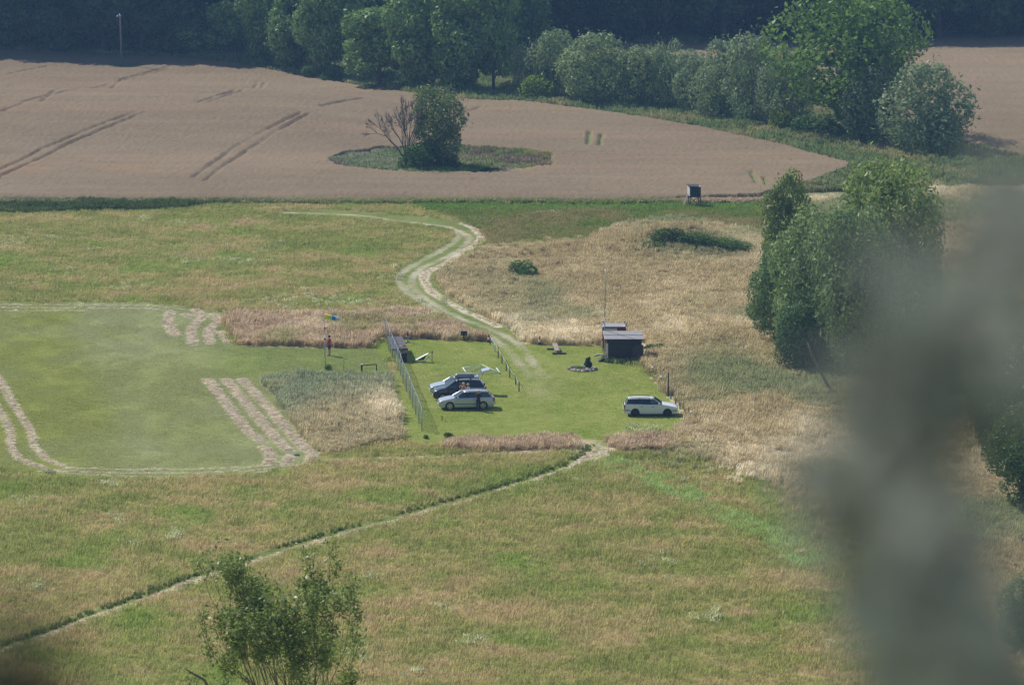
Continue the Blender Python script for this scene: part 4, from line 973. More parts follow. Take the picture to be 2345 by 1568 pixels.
def make_car(name, label, p, yaw, paint, spec):
    """spec: nose / tail outline above the sill (x, z), wheel x's, glass-house points; front is +x"""
    t = thing(name, label, spec.get('cat', 'car'), p, yaw, spec.get('group'))
    W = spec['w'] / 2; rw_ = spec['wheel']; ar = rw_ + 0.06; zs = 0.2; wz = rw_
    fx_, rx_ = spec['fx'], spec['rx']; U = spec['upper']
    im = max(range(len(U)), key=lambda i: U[i][0]); ir = min(range(len(U)), key=lambda i: U[i][0])
    top = sorted(U[im:ir + 1]); botf = sorted(U[:im + 1]); botr = sorted(U[ir:])
    def zt_(x): return float(np.interp(x, [p[0] for p in top], [p[1] for p in top]))
    def zb_(x):
        if x > botf[0][0]: z = float(np.interp(x, [p[0] for p in botf], [p[1] for p in botf]))
        elif x < botr[-1][0]: z = float(np.interp(x, [p[0] for p in botr], [p[1] for p in botr]))
        else: z = zs
        for wx in (fx_, rx_):
            if abs(x - wx) < ar: z = max(z, wz + math.sqrt(ar * ar - (x - wx) ** 2))
        return z
    x0, x1 = U[ir][0], U[im][0]
    xs = set(np.linspace(x0 + 0.003, x1 - 0.003, 34))
    for wx in (fx_, rx_): xs |= set(wx + ar * math.cos(R(k)) * 0.999 for k in range(0, 181, 15)) | {wx + ar * 1.02, wx - ar * 1.02}
    xs |= {x1 - .01, x1 - .03, x1 - .07, x0 + .01, x0 + .03, x0 + .07}
    xs = sorted(x for x in xs if x0 < x < x1); mb = MB(); vs = []; fs = []; rows = (0, .08, .3, .55, .8, .93, 1.0); tops = (.9, .6, .25)
    for x in xs:
        zb, zt = zb_(x), max(zt_(x), zb_(x) + 0.01); k = max(0, (abs(x) - 0.68 * x1) / (0.32 * x1)); w = W * (1 - 0.16 * k ** 2.2)
        half = []
        for t_ in rows:
            z = zb + (zt - zb) * t_; g = 1 - 0.05 * max(0, (0.42 - z) / 0.25) - 0.045 * max(0, (z - 0.72) / 0.25) - (0.022 if t_ == 1 else 0)
            half.append((w * g, z - (0.0 if t_ < 1 else 0.0)))
        for f in tops: half.append((half[6][0] * f, zt + 0.035 * (1 - f * f) * min(1, (zt - zb) / .3)))
        sec = [(x, -y, z) for y, z in half] + [(x, y, z) for y, z in reversed(half)]
        vs += sec
    m_ = 20
    for i in range(len(xs) - 1):
        for j in range(m_ - 1): fs.append((i * m_ + j, i * m_ + j + 1, (i + 1) * m_ + j + 1, (i + 1) * m_ + j))
    fs.append(tuple(range(m_))); fs.append(tuple((len(xs) - 1) * m_ + j for j in range(m_))[::-1])
    body = mb.add(vs, fs).build("body", paint, t, smooth=True)
    MB().box(((x0 + x1) / 2, 0, 0.42), (x1 - x0 - 0.5, 2 * W - 0.52, 0.44)).build("underbody", m_black, t)
    # glass house
    bw, rw2 = W - 0.08, W - 0.27
    A0, A1, R1, R0 = spec['house']          # windscreen foot, windscreen head, rear roof edge, rear glass foot
    def side(x, z, s): 
        zb = A0[1]; zt = max(A1[1], R1[1]); f = (z - zb) / (zt - zb); return (x, s * (bw + (rw2 - bw) * f), z)
    roof = MB(); k = 9; vs = []; fs = []
    for i in range(k):
        f = i / (k - 1); x = A1[0] + (R1[0] - A1[0]) * f; z = A1[1] + (R1[1] - A1[1]) * f + 0.05 * math.sin(math.pi * min(1, f * 1.0))
        for j in range(7):
            g = -1 + j / 3; vs.append((x - 0.06 * (g * g) * (1 if i == 0 else (-1 if i == k - 1 else 0)), g * (rw2 + 0.015), z - 0.05 * g ** 4))
    m0 = len(vs); vs += [(a, b * 0.98, c_ - 0.05) for a, b, c_ in vs]
    for i in range(k - 1):
        for j in range(6):
            a = i * 7 + j; fs.append((a, a + 1, a + 8, a + 7)); fs.append((m0 + a, m0 + a + 7, m0 + a + 8, m0 + a + 1))
    bd = [j for j in range(7)] + [i * 7 + 6 for i in range(1, k)] + [(k - 1) * 7 + j for j in range(5, -1, -1)] + [i * 7 for i in range(k - 2, 0, -1)]
    for i in range(len(bd)): a, b = bd[i], bd[(i + 1) % len(bd)]; fs.append((a, m0 + a, m0 + b, b))
    roof.add(vs, fs).build("roof", paint, t, smooth=True)
    def ztop(x): return A1[1] + (R1[1] - A1[1]) * ((x - A1[0]) / (R1[0] - A1[0])) + 0.05 * math.sin(math.pi * min(1, max(0, (x - A1[0]) / (R1[0] - A1[0])))) - 0.035
    zb = A0[1] - 0.02
    pil = spec['pillars']                   # list of (x_bottom, x_top, width)
    for s in (-1, 1):
        for (xb, xt, wd) in pil:
            zt = ztop(min(max(xt, R1[0]), A1[0])); q = [Vector(side(xb + wd / 2, zb, s)), Vector(side(xt + wd / 2, zt, s)), Vector(side(xt - wd / 2, zt, s)), Vector(side(xb - wd / 2, zb, s))]
            if s > 0: q = q[::-1]
            MB().slab(q, 0.05).build("pillar", paint if wd > 0.075 or xb in (pil[0][0],) else m_black, t)
        for i in range(len(pil) - 1):
            (b1, t1, w1), (b2, t2, w2) = pil[i], pil[i + 1]
            q = [Vector(side(b1 - w1 / 2, zb + 0.01, s)), Vector(side(t1 - w1 / 2, ztop(t1) - 0.03, s)), Vector(side(t2 + w2 / 2, ztop(max(t2, R1[0])) - 0.03, s)), Vector(side(b2 + w2 / 2, zb + 0.01, s))]
            q = [v - Vector((0, s * 0.022, 0)) for v in q]
            MB().add(q, [(0, 1, 2, 3)]).build("window", (m_dglass if i > 0 and spec.get('dark') else m_glass), t)
    q = [Vector((A0[0] + 0.02, -bw + 0.06, zb)), Vector((A0[0] + 0.02, bw - 0.06, zb)), Vector((A1[0] + 0.02, rw2 - 0.03, A1[1] - 0.02)), Vector((A1[0] + 0.02, -rw2 + 0.03, A1[1] - 0.02))]
    MB().slab(q, 0.012).build("windscreen", m_glass, t)
    if not spec.get('open_tail'):
        q = [Vector((R0[0], -bw + 0.08, zb)), Vector((R0[0], bw - 0.08, zb)), Vector((R1[0], rw2 - 0.03, R1[1] - 0.03)), Vector((R1[0], -rw2 + 0.03, R1[1] - 0.03))]
        MB().slab(q, 0.012).build("rear_window", m_dglass if spec.get('dark') else m_glass, t)
    # cabin floor and seats
    mb = MB(); mb.box(((A0[0] + R0[0]) / 2, 0, zb - 0.006), (abs(A0[0] - R0[0]) - 0.15, 2 * bw - 0.12, 0.06))
    mb.build("interior", m_inner, t)
    for sx in spec['seats']:
        for sy in (-0.36, 0.36):
            q = MB().box((sx, sy, zb + 0.06), (0.14, 0.44, 0.26), rot=Matrix.Rotation(R(-10), 3, 'Y')).box((sx - 0.03, sy, zb + 0.25), (0.09, 0.24, 0.13)).build("seat", m_inner, t, bevel=0.03)
    # doors: thin shut panels with handles
    for s in (-1, 1):
        for (x0, x1) in spec['doors']:
            y = s * (W - 0.0); z0, z1 = 0.30, A0[1] - 0.10
            q = [(x0, y * 0.985, z0), (x1, y * 0.985, z0), (x1, y * 0.99, z1 - 0.03), (x0, y * 0.99, z1)]
            q = [Vector((a, b + s * 0.012, c_)) for a, b, c_ in q]
            if s > 0: q = q[::-1]
            d = MB().slab(q, 0.03).build("door", paint, t, bevel=0.006)
            hx = x0 + 0.13
            MB().box((hx, s * (W + 0.012), z1 - 0.06), (0.17, 0.03, 0.035)).build("handle", spec.get('handle', paint), d, bevel=0.008)
        MB().box((A0[0] - 0.28, s * (W + 0.07), A0[1] + 0.07), (0.12, 0.17, 0.12)).build("wing_mirror", spec.get('mirror', paint), t, bevel=0.03)
        if spec.get('strip'): 
            for (x0, x1) in spec['strip']: MB().box(((x0 + x1) / 2, s * (W - 0.005), 0.47), (x1 - x0, 0.035, 0.05)).build("trim_strip", m_black, t)
        hx, hz = spec['headlight']; 
        o = MB().box((hx, s * (W - 0.33), hz), (0.16, 0.40, 0.15), rot=Matrix.Rotation(s * R(16), 3, 'Z')).build("headlight", m_lamp, t, bevel=0.035)
        tx, tzz, th = spec['taillight']; MB().box((tx, s * (W - 0.11), tzz), (0.10, 0.16, th)).build("taillight", m_red, t, bevel=0.02)
        if spec.get('rails'):
            x0, x1 = spec['rails']; mb = MB(); zz = A1[1]
            mb.tube([(x0, s * (rw2 - 0.03), ztop(x0) + 0.02), (x0 - 0.12, s * (rw2 - 0.03), ztop(x0) + 0.09), (x1 + 0.12, s * (rw2 - 0.03), ztop(x1) + 0.09), (x1, s * (rw2 - 0.03), ztop(x1) + 0.02)], 0.022, 6)
            mb.build("roof_rail", spec.get('railmat', m_black), t, smooth=True)
    MB().box((spec['upper'][1][0] - 0.02, 0, 0.60), (0.06, 0.7, 0.10)).build("grille", m_black, t, bevel=0.01)
    MB().box((spec['upper'][1][0] + 0.012, 0, 0.42), (0.02, 0.50, 0.11)).build("number_plate", m_plate, t)
    MB().box((spec['upper'][-2][0] - 0.012, 0, spec.get('rplate', 0.72)), (0.02, 0.50, 0.11)).build("number_plate", m_plate, t)
    for x in (fx_, rx_):
        for s in (-1, 1):
            o = bpy.data.objects.new("wheel", None); COL.objects.link(o); o.parent = t; o.location = (x, s * (W - 0.115), wz); o.empty_display_size = .1
            MB().lathe((0, 0, 0), [(rw_ * 0.66, -0.1), (rw_ * 0.93, -0.1), (rw_, -0.06), (rw_, 0.06), (rw_ * 0.93, 0.1), (rw_ * 0.66, 0.1), (rw_ * 0.66, -0.1)], 24, 'Y', False).build("tyre", m_tyre, o, smooth=False)
            mb = MB(); yy = s * 0.085
            mb.lathe((0, yy, 0), [(0.02, -0.02), (rw_ * 0.2, -0.018), (rw_ * 0.2, 0.018), (0.02, 0.02)], 14, 'Y')
            mb.lathe((0, yy, 0), [(rw_ * 0.60, -0.02), (rw_ * 0.70, -0.02), (rw_ * 0.70, 0.022), (rw_ * 0.60, 0.022), (rw_ * 0.60, -0.02)], 20, 'Y', False)
            for k in range(6):
                a = k * R(60) + 0.2; mb.box((math.cos(a) * rw_ * 0.42, yy, math.sin(a) * rw_ * 0.42), (rw_ * 0.52, 0.03, 0.06), rot=Matrix.Rotation(-a, 3, 'Y'))
            mb.build("rim", spec.get('rim', m_alloy), o)
            MB().lathe((0, s * 0.02, 0), [(0.02, -0.04), (rw_ * 0.62, -0.04), (rw_ * 0.62, 0.02), (0.02, 0.02)], 16, 'Y').build("brake_disc", m_steel, o)
    return t

WAGON = dict(w=1.70, wheel=0.31, fx=1.36, rx=-1.27, house=((1.00, 0.94), (0.28, 1.40), (-1.72, 1.40), (-2.08, 0.96)),
    upper=[(2.08, 0.20), (2.22, 0.32), (2.23, 0.52), (2.17, 0.66), (1.95, 0.75), (1.45, 0.86), (1.04, 0.93), (0.4, 0.93), (-1.5, 0.97), (-2.05, 0.98), (-2.17, 0.90), (-2.18, 0.62), (-2.24, 0.55), (-2.24, 0.38), (-2.10, 0.24)],
    pillars=[(1.0, 0.27, 0.09), (0.02, -0.22, 0.07), (-0.92, -0.98, 0.07), (-2.02, -1.68, 0.12)], seats=(-0.05, -0.95), doors=((0.06, 0.98), (-0.86, 0.03)),
    headlight=(2.06, 0.66), taillight=(-2.14, 0.80, 0.30), rails=(0.05, -1.6), railmat=m_silver, strip=((-0.8, 0.95),), group=None)
pc = G(1067.5, 934.0)
make_car("silver_wagon", "silver estate car nearest the viewer in the group of three, alloy wheels turned to us", pc, R(186), m_silver, WAGON)

MPV = dict(w=1.72, wheel=0.31, fx=1.38, rx=-1.25, house=((1.20, 1.02), (0.38, 1.58), (-1.62, 1.60), (-1.98, 1.05)),
    upper=[(2.00, 0.20), (2.13, 0.34), (2.14, 0.58), (2.06, 0.74), (1.85, 0.86), (1.5, 0.97), (1.22, 1.02), (0.4, 1.02), (-1.5, 1.05), (-1.98, 1.06), (-2.08, 0.95), (-2.10, 0.62), (-2.14, 0.52), (-2.13, 0.36), (-2.0, 0.24)],
    pillars=[(1.2, 0.38, 0.09), (0.22, 0.0, 0.07), (-0.80, -0.84, 0.07), (-1.92, -1.58, 0.12)], seats=(0.1, -0.85), doors=((0.28, 1.0), (-0.75, 0.25)),
    headlight=(1.92, 0.78), taillight=(-2.05, 0.95, 0.4), rails=(0.25, -1.55), railmat=m_silver, dark=True, group=None)
pm = G(1052, 914.0)
mpv = make_car("dark_people_carrier", "dark blue people carrier with a grey roof box, middle of the three parked cars", pm, R(185), m_navy, MPV)
# roof box (rides on the carrier's rails)
vs = []; fs = []; nn = 12
prof = [(0.0, 0.70, 0.03), (0.06, 0.90, 0.0), (0.16, 1.0, 0.0), (0.26, 0.92, 0.03), (0.33, 0.72, 0.12), (0.355, 0.4, 0.25)]
for (z, wd, ins) in prof:
    for k in range(24):
        a = 2 * math.pi * k / 24; ca, sa = math.cos(a), math.sin(a)
        x = math.copysign(abs(ca) ** 0.45, ca) * (0.80 - ins); y = math.copysign(abs(sa) ** 0.5, sa) * 0.36 * wd; vs.append((x - 0.42, y - 0.02, 1.74 + z))
for i in range(len(prof) - 1):
    for k in range(24): fs.append((i * 24 + k, i * 24 + (k + 1) % 24, (i + 1) * 24 + (k + 1) % 24, (i + 1) * 24 + k))
fs += [tuple(range(24))[::-1], tuple((len(prof) - 1) * 24 + k for k in range(24))]
MB().add(vs, fs).build("roof_box", m_boxgrey, mpv, smooth=True)
for x in (0.1, -0.9): MB().box((x, 0, 1.70), (0.06, 1.25, 0.05)).build("roof_bar", m_black, mpv)

HATCH = dict(WAGON); HATCH.update(open_tail=True, house=((1.02, 0.95), (0.30, 1.40), (-1.60, 1.40), (-2.0, 0.98)), rails=None, strip=None, pillars=[(1.02, 0.27, 0.09), (0.02, -0.22, 0.07), (-0.92, -0.98, 0.07), (-1.94, -1.56, 0.12)])
pb = G(1046.5, 901.0)
hatch = make_car("silver_hatchback", "pale silver car at the back of the group of three with its tailgate raised", pb, R(186), m_silver2, HATCH)
mb = MB(); hx, hz_ = -1.62, 1.41          # tailgate hinged at the roof edge, standing open
mb.slab([(hx, -0.56, hz_), (hx, 0.56, hz_), (hx - 0.42, 0.62, hz_ + 0.48), (hx - 0.42, -0.62, hz_ + 0.48)], 0.05)
mb.slab([(hx - 0.42, -0.62, hz_ + 0.48), (hx - 0.42, 0.62, hz_ + 0.48), (hx - 0.98, 0.64, hz_ + 0.60), (hx - 0.98, -0.64, hz_ + 0.60)], 0.09)
tg_ = mb.build("tailgate", m_silver2, hatch, bevel=0.015)
MB().slab([(hx - 0.05, -0.46, hz_ + 0.075), (hx - 0.05, 0.46, hz_ + 0.075), (hx - 0.37, 0.5, hz_ + 0.44), (hx - 0.37, -0.5, hz_ + 0.44)], 0.01).build("rear_window", m_glass, tg_)
mb = MB()
for s in (-1, 1): mb.tube([(-1.8, s * 0.62, 1.15), (hx - 0.5, s * 0.58, hz_ + 0.48)], 0.014, 5)
mb.build("gas_strut", m_black, hatch)

ASTRA = dict(w=1.68, wheel=0.29, fx=1.30, rx=-1.22, house=((0.92, 0.93), (0.28, 1.38), (-1.80, 1.38), (-2.02, 0.95)),
    upper=[(1.98, 0.22), (2.10, 0.32), (2.11, 0.50), (2.06, 0.64), (1.85, 0.74), (1.4, 0.85), (0.96, 0.92), (0.3, 0.92), (-1.5, 0.95), (-2.02, 0.96), (-2.10, 0.85), (-2.11, 0.60), (-2.18, 0.53), (-2.18, 0.38), (-2.05, 0.25)],
    pillars=[(0.92, 0.26, 0.08), (0.0, -0.16, 0.07), (-0.90, -0.94, 0.07), (-1.98, -1.80, 0.09)], seats=(-0.1, -0.98), doors=((0.04, 0.95), (-0.84, 0.01)),
    headlight=(1.98, 0.62), taillight=(-2.08, 0.74, 0.32), rails=(-0.05, -1.72), dark=True, handle=m_black, rim=m_steel, strip=((1.66, 2.05), (-2.1, -1.58)), group=None, mirror=m_white)
pa = G(1490, 949.0)
make_car("white_wagon", "white estate car with dark rear windows parked alone near the right edge of the lawn", pa, R(-1.0), m_white, ASTRA)

# ------------------------------------------------------------------ people
m_skin = mat("skin", (0.50, 0.30, 0.21), 0.6); m_redshirt = mat("red_shirt", (0.60, 0.05, 0.03), 0.85); m_blue = mat("blue_shorts", (0.03, 0.055, 0.17), 0.85)
m_cloth = mat("black_cloth", (0.014, 0.015, 0.018), 0.9); m_shirt = mat("pale_blue_shirt", (0.52, 0.60, 0.74), 0.85); m_yellow = mat("yellow_cap", (0.75, 0.45, 0.06), 0.8)
m_hair = mat("dark_hair", (0.03, 0.022, 0.018), 0.8); m_blond = mat("blond_hair", (0.62, 0.52, 0.36), 0.8); m_shoe = mat("shoe_leather", (0.03, 0.025, 0.022), 0.7); m_salmon = mat("salmon_top", (0.55, 0.22, 0.16), 0.85); m_jean = mat("dark_trousers", (0.03, 0.035, 0.05), 0.9)

def skin_obj(name, chains, m, parent, sub=2):
    """chains: lists of ((x,y,z), (rx,ry)) ; ('@', index) starts a branch at an earlier vertex"""
    V = []; E = []; Rr = []; roots = []
    for ch in chains:
        prev = None
        for it in ch:
            if it[0] == '@': prev = it[1]; continue
            V.append(it[0]); Rr.append(it[1] if isinstance(it[1], tuple) else (it[1], it[1])); i = len(V) - 1
            if prev is None: roots.append(i)
            else: E.append((prev, i))
            prev = i
    me = bpy.data.meshes.new(name); me.from_pydata(V, E, []); o = bpy.data.objects.new(name, me); COL.objects.link(o); o.parent = parent; me.materials.append(m)
    sk = o.modifiers.new('skin', 'SKIN'); sk.use_smooth_shade = True
    sv = me.skin_vertices[0].data
    for i, r in enumerate(Rr): sv[i].radius = r
    for i in roots: sv[i].use_root = True
    o.modifiers.new('sub', 'SUBSURF').levels = 1; o.modifiers['sub'].render_levels = sub
    return o

def person(label, p, yaw, H, arms, top, legsw, hair, cap=None, short=True, sleeves=0.5, legs=None, belly=0.0, fem=False, group=None):
    """faces +x; arms = ((elbow, wrist) left, right) in body space for a 1.75 m figure"""
    t = thing("person", label, "person", p, yaw, group); t.scale = (H / 1.75,) * 3
    legs = legs or (((0.02, 0.11, 0.49), (0.0, 0.12, 0.08)), ((-0.02, -0.11, 0.49), (-0.02, -0.12, 0.08)))
    ch = [[((0, 0, 0.96), (0.125, 0.155)), ((0.01 + belly * .5, 0, 1.10), (0.115 + belly * .3, 0.15)), ((0.0, 0, 1.28), (0.115, 0.17)), ((-0.01, 0, 1.42), (0.085, 0.13)), ((0.0, 0, 1.50), 0.056), ((0.02, 0, 1.57), (0.085, 0.075)), ((0.02, 0, 1.645), (0.098, 0.082)), ((0.01, 0, 1.71), (0.075, 0.065))]]
    for s, (kn, an) in zip((1, -1), legs):
        ch.append([('@', 0), ((0.0, s * 0.095, 0.88), 0.092), (kn, 0.058), ((an[0] * .6 + kn[0] * .4 - 0.015, an[1] * .6 + kn[1] * .4, 0.30), 0.056), (an, 0.038), ((an[0] + 0.11, an[1] + s * .02, 0.045), (0.04, 0.033)), ((an[0] + 0.17, an[1] + s * .02, 0.035), (0.035, 0.022))])
    hands = []
    for s, (el, wr) in zip((1, -1), arms):
        sh = Vector((-0.01, s * 0.19, 1.41)); el = Vector(el); wr = Vector(wr); d = (wr - el).normalized(); pa_ = wr + d * 0.055
        ch.append([('@', 3), (tuple(sh), 0.056), (tuple((sh + el) / 2), 0.047), (tuple(el), 0.040), (tuple(el * .6 + wr * .4), 0.037), (tuple(wr), 0.026), (tuple(pa_), (0.036, 0.02))])
        side = d.cross(Vector((0, 0, 1))); side = (Vector((0, 1, 0)) if side.length < .2 else side.normalized()); up = side.cross(d)
        for k, ln in enumerate((0.072, 0.082, 0.077, 0.06)):
            q0 = wr + d * 0.07 + side * (0.028 - 0.019 * k); q1 = q0 + d * ln * 0.55 - up * 0.008; q2 = q1 + d * ln * 0.4 - up * 0.026
            hands.append([(tuple(q0), 0.0095), (tuple(q1), 0.009), (tuple(q2), 0.0075)])
        q0 = wr + d * 0.03 + side * 0.03; q1 = q0 + d * 0.035 + side * 0.028 - up * .012; q2 = q1 + d * 0.03 + side * 0.006 - up * .012
        hands.append([(tuple(q0), 0.012), (tuple(q1), 0.011), (tuple(q2), 0.009)])
    nose = [[((0.10, 0, 1.635), 0.012), ((0.128, 0, 1.615), 0.014)]] + [[((0.01, s * 0.085, 1.63), (0.02, 0.012)), ((0.0, s * 0.092, 1.60), (0.014, 0.01))] for s in (1, -1)]
    skin_obj("body", ch + hands + nose, m_skin, t)
    for s in (1, -1): MB().lathe((0.108, s * 0.033, 1.647), [(0.002, -0.01), (0.011, -0.006), (0.011, 0.006), (0.002, 0.01)], 8, 'Y').build("eye", m_hair, t)
    # top with sleeves
    c2 = [[((0, 0, 0.86), (0.142, 0.174)), ((0.01 + belly, 0, 1.06), (0.15 + belly * .6, 0.182)), ((0.01 + belly * .5, 0, 1.20), (0.142, 0.19)), ((0.0, 0, 1.32), (0.135, 0.195)), ((-0.01, 0, 1.44), (0.10, 0.145)), ((-0.005, 0, 1.485), (0.068, 0.072))]]
    for s, (el, wr) in zip((1, -1), arms):
        sh = Vector((-0.01, s * 0.19, 1.41)); el = Vector(el); wr = Vector(wr); end = sh + (el - sh) * min(1, sleeves * 1.2)
        q = [('@', 4), (tuple(sh), 0.074), (tuple(sh + (end - sh) * .6), 0.066), (tuple(end), 0.060)]
        if sleeves > 0.9: q += [(tuple(el + (wr - el) * .95), 0.042)]
        c2.append(q)
    skin_obj("shirt", c2, top, t)
    c3 = [[((0, 0, 1.04), (0.132, 0.162)), ((0, 0, 0.90), (0.135, 0.165))]]
    for s, (kn, an) in zip((1, -1), legs):
        q = [('@', 1), ((0.0, s * 0.095, 0.84), 0.108)]
        q += [((kn[0] * .85, s * .012 + kn[1], 0.56), 0.098)] if short else [(kn, 0.076), ((an[0], an[1], 0.10), 0.062)]
        c3.append(q)
    skin_obj("shorts" if short else "trousers", c3, legsw, t)
    for s, (kn, an) in zip((1, -1), legs):
        MB().lathe((an[0] + 0.07, an[1] + s * .015, 0.0), [(0.09, 0.0), (0.10, 0.03), (0.085, 0.07), (0.05, 0.10)], 12).build("shoe", m_shoe, t, smooth=True).scale = (1, 1, 1)
    mb = MB(); mb.lathe((-0.008, 0, 1.655), [(0.105, -0.06 if fem else -0.02), (0.112, 0.02), (0.098, 0.065), (0.06, 0.098), (0.01, 0.108)], 14)
    if cap is None: mb.build("hair", hair, t, smooth=True)
    else:
        mb.build("cap", cap, t, smooth=True); MB().slab([(0.08, -0.07, 1.68), (0.19, -0.045, 1.66), (0.19, 0.045, 1.66), (0.08, 0.07, 1.68)], 0.012).build("cap_peak", cap, t)
        MB().lathe((-0.02, 0, 1.60), [(0.092, -0.03), (0.098, 0.04), (0.09, 0.06)], 12).build("hair", hair, t, smooth=True)
    return t

down = ((0.02, 0.25, 1.13), (0.08, 0.25, 0.88)); downr = ((0.0, -0.26, 1.13), (0.10, -0.24, 0.90))
person("man in a red shirt and blue shorts standing behind the windsock pole", G(754.3, 814.2), R(165), 1.74, (((0.10, 0.27, 1.20), (0.22, 0.22, 1.34)), ((-0.05, -0.30, 1.14), (-0.02, -0.28, 0.90))), m_redshirt, m_blue, m_hair, cap=m_cloth, belly=0.07)
person("fair-haired person in black clothes standing at the rear wheel of the silver estate", G(1095.5, 940.5), R(125), 1.66, (((0.16, 0.25, 1.22), (0.34, 0.12, 1.22)), ((0.10, -0.27, 1.14), (0.30, -0.16, 1.15))), m_cloth, m_cloth, m_blond, short=False, sleeves=1.0, fem=True)
person("fair-haired person in a dark salmon top between the dark carrier and the silver estate", G(1061.5, 924.5), R(-35), 1.72, (((0.14, 0.26, 1.16), (0.32, 0.10, 1.12)), ((0.12, -0.30, 1.18), (0.10, -0.30, 1.46))), m_salmon, m_jean, m_blond, short=False, fem=True)
person("person in a pale blue shirt and yellow cap reaching out beside the dark carrier", G(1072.2, 925.0), R(170), 1.66, (((0.14, 0.26, 1.16), (0.40, 0.22, 1.10)), ((0.10, -0.26, 1.15), (0.34, -0.16, 1.08))), m_shirt, m_jean, m_hair, cap=m_yellow, short=False)
person("person with bare arms half hidden behind the fair-haired one in salmon", G(1054.5, 922.5), R(-20), 1.62, (((0.14, 0.26, 1.16), (0.34, 0.16, 1.16)), ((0.12, -0.26, 1.2), (0.22, -0.22, 1.42))), m_cloth, m_jean, m_hair, short=False)

# ------------------------------------------------------------------ mesh fence
m_galv = mat("galvanised_tube", (0.42, 0.46, 0.47), 0.45, 0.6); m_green = mat("pale_green_tube", (0.55, 0.66, 0.58), 0.5)
def mesh_mat():
    m, t, N, L = newmat("wire_mesh"); b = N["Principled BSDF"]; b.inputs['Base Color'].default_value = (0.16, 0.21, 0.21, 1); b.inputs['Metallic'].default_value = 0.2; b.inputs['Roughness'].default_value = 0.6
    tc = N.new('ShaderNodeTexCoord'); 
    ws = []
    for rot in (45, -45):
        mp = N.new('ShaderNodeMapping'); mp.inputs['Rotation'].default_value = (0, R(rot), 0) ; L.new(tc.outputs['Object'], mp.inputs[0])
        mp.inputs['Scale'].default_value = (1, 0.0, 1)
        wv = N.new('ShaderNodeTexWave'); wv.inputs['Scale'].default_value = 3.2; wv.wave_profile = 'SIN'; wv.bands_direction = 'X'; L.new(mp.outputs[0], wv.inputs[0])
        lt = N.new('ShaderNodeMath'); lt.operation = 'GREATER_THAN'; lt.inputs[1].default_value = 0.945; L.new(wv.outputs[1], lt.inputs[0]); ws.append(lt)
    mx = N.new('ShaderNodeMath'); mx.operation = 'MAXIMUM'; L.new(ws[0].outputs[0], mx.inputs[0]); L.new(ws[1].outputs[0], mx.inputs[1])
    L.new(mx.outputs[0], b.inputs['Alpha']); return m
m_mesh = mesh_mat()
tops = [(882.7,726),(886.8,739.4),(892.8,754.9),(898.9,768.3),(905,781.8),(911.7,798),(917.7,810.7),(923,829),(930.5,845),(938.6,862.5),(944.4,880.7),(951.7,896),(959.4,915.4),(966.2,933.7)]
FH = 1.80
fp = [G(x, y + FH * S(G(x, y + 50)) * CP) for (x, y) in tops]
f0 = fp[0].copy(); fe = thing("mesh_fence", "tall grey wire mesh fence with round posts left of the parked cars", "fence", f0)
fd = (fp[-1] - fp[0]); fyaw = math.atan2(fd.y, fd.x)
for p in fp: MB().tube([p - f0 + Vector((0, 0, -.2)), p - f0 + Vector((0, 0, FH + .03))], 0.038, 8).lathe(p - f0 + Vector((0, 0, FH + .03)), [(0.045, 0), (0.04, 0.03), (0.01, 0.045)], 8).build("post", m_galv, fe, smooth=True)
for i in range(len(fp) - 1):
    a, b = fp[i], fp[i + 1]; ln = (b - a).length; 
    if i == 3: z0, z1 = FH - 0.62, FH
    else: z0, z1 = 0.06, FH
    pn = MB().add([(0.03, 0, z0), (ln - 0.03, 0, z0), (ln - 0.03, 0, z1), (0.03, 0, z1)], [(0, 1, 2, 3)]).build("mesh_panel", m_mesh, fe)
    pn.location = a - f0; pn.rotation_euler = (0, 0, math.atan2((b - a).y, (b - a).x))
    MB().tube([a - f0 + Vector((0, 0, FH - .01)), b - f0 + Vector((0, 0, FH - .01))], 0.012, 5).build("top_wire", m_galv, fe)

# ------------------------------------------------------------------ windsock
m_sy = mat("sock_yellow", (0.88, 0.80, 0.03), 0.8); m_sg = mat("sock_lime", (0.50, 0.68, 0.30), 0.8); m_sb = mat("sock_blue", (0.02, 0.22, 0.55), 0.8); m_sl = mat("sock_pale_blue", (0.45, 0.58, 0.78), 0.8)
p = G(745.2, 845.3); s = S(p); PH_ = (845.3 - 724) / s / CP
t = thing("windsock", "blue and yellow windsock streaming right on a thin grey pole beside the mown runway", "windsock", p)
MB().tube([(0, 0, -.2), (-0.02, 0, 2.9)], 0.035, 8).tube([(-0.05, 0.03, 1.0), (-0.05, 0.03, 2.95)], 0.025, 6).build("pole", m_galv, t, smooth=True)
MB().tube([(-0.02, 0, 2.8), (-0.05, 0, PH_)], 0.02, 7).build("mast", m_galv, t, smooth=True)
for z in (2.55, 3.45): MB().box((-0.03, 0, z), (0.15, 0.13, 0.12)).build("clamp", m_black, t, bevel=0.015)
sk = 30 / s; rad = [0.19, 0.185, 0.175, 0.155, 0.125, 0.115]; xs = [0.0, 0.15, 0.55, 0.56, 0.82, 1.12]
def sockpiece(x0, x1, r0, r1, m):
    mb = MB(); n = 14; vs = []; fs = []
    for (x, r) in ((x0, r0), ((x0 + x1) / 2, (r0 + r1) / 2 * 1.03), (x1, r1)):
        for k in range(n): a = 6.283 * k / n; vs.append((x * 1.0, r * math.cos(a), PH_ - 0.03 - x * 0.20 + r * math.sin(a) * 0.95))
    for i in range(2):
        for k in range(n): fs.append((i * n + k, i * n + (k + 1) % n, (i + 1) * n + (k + 1) % n, (i + 1) * n + k))
    mb.add(vs, fs).build("sock_band", m, t, smooth=True)
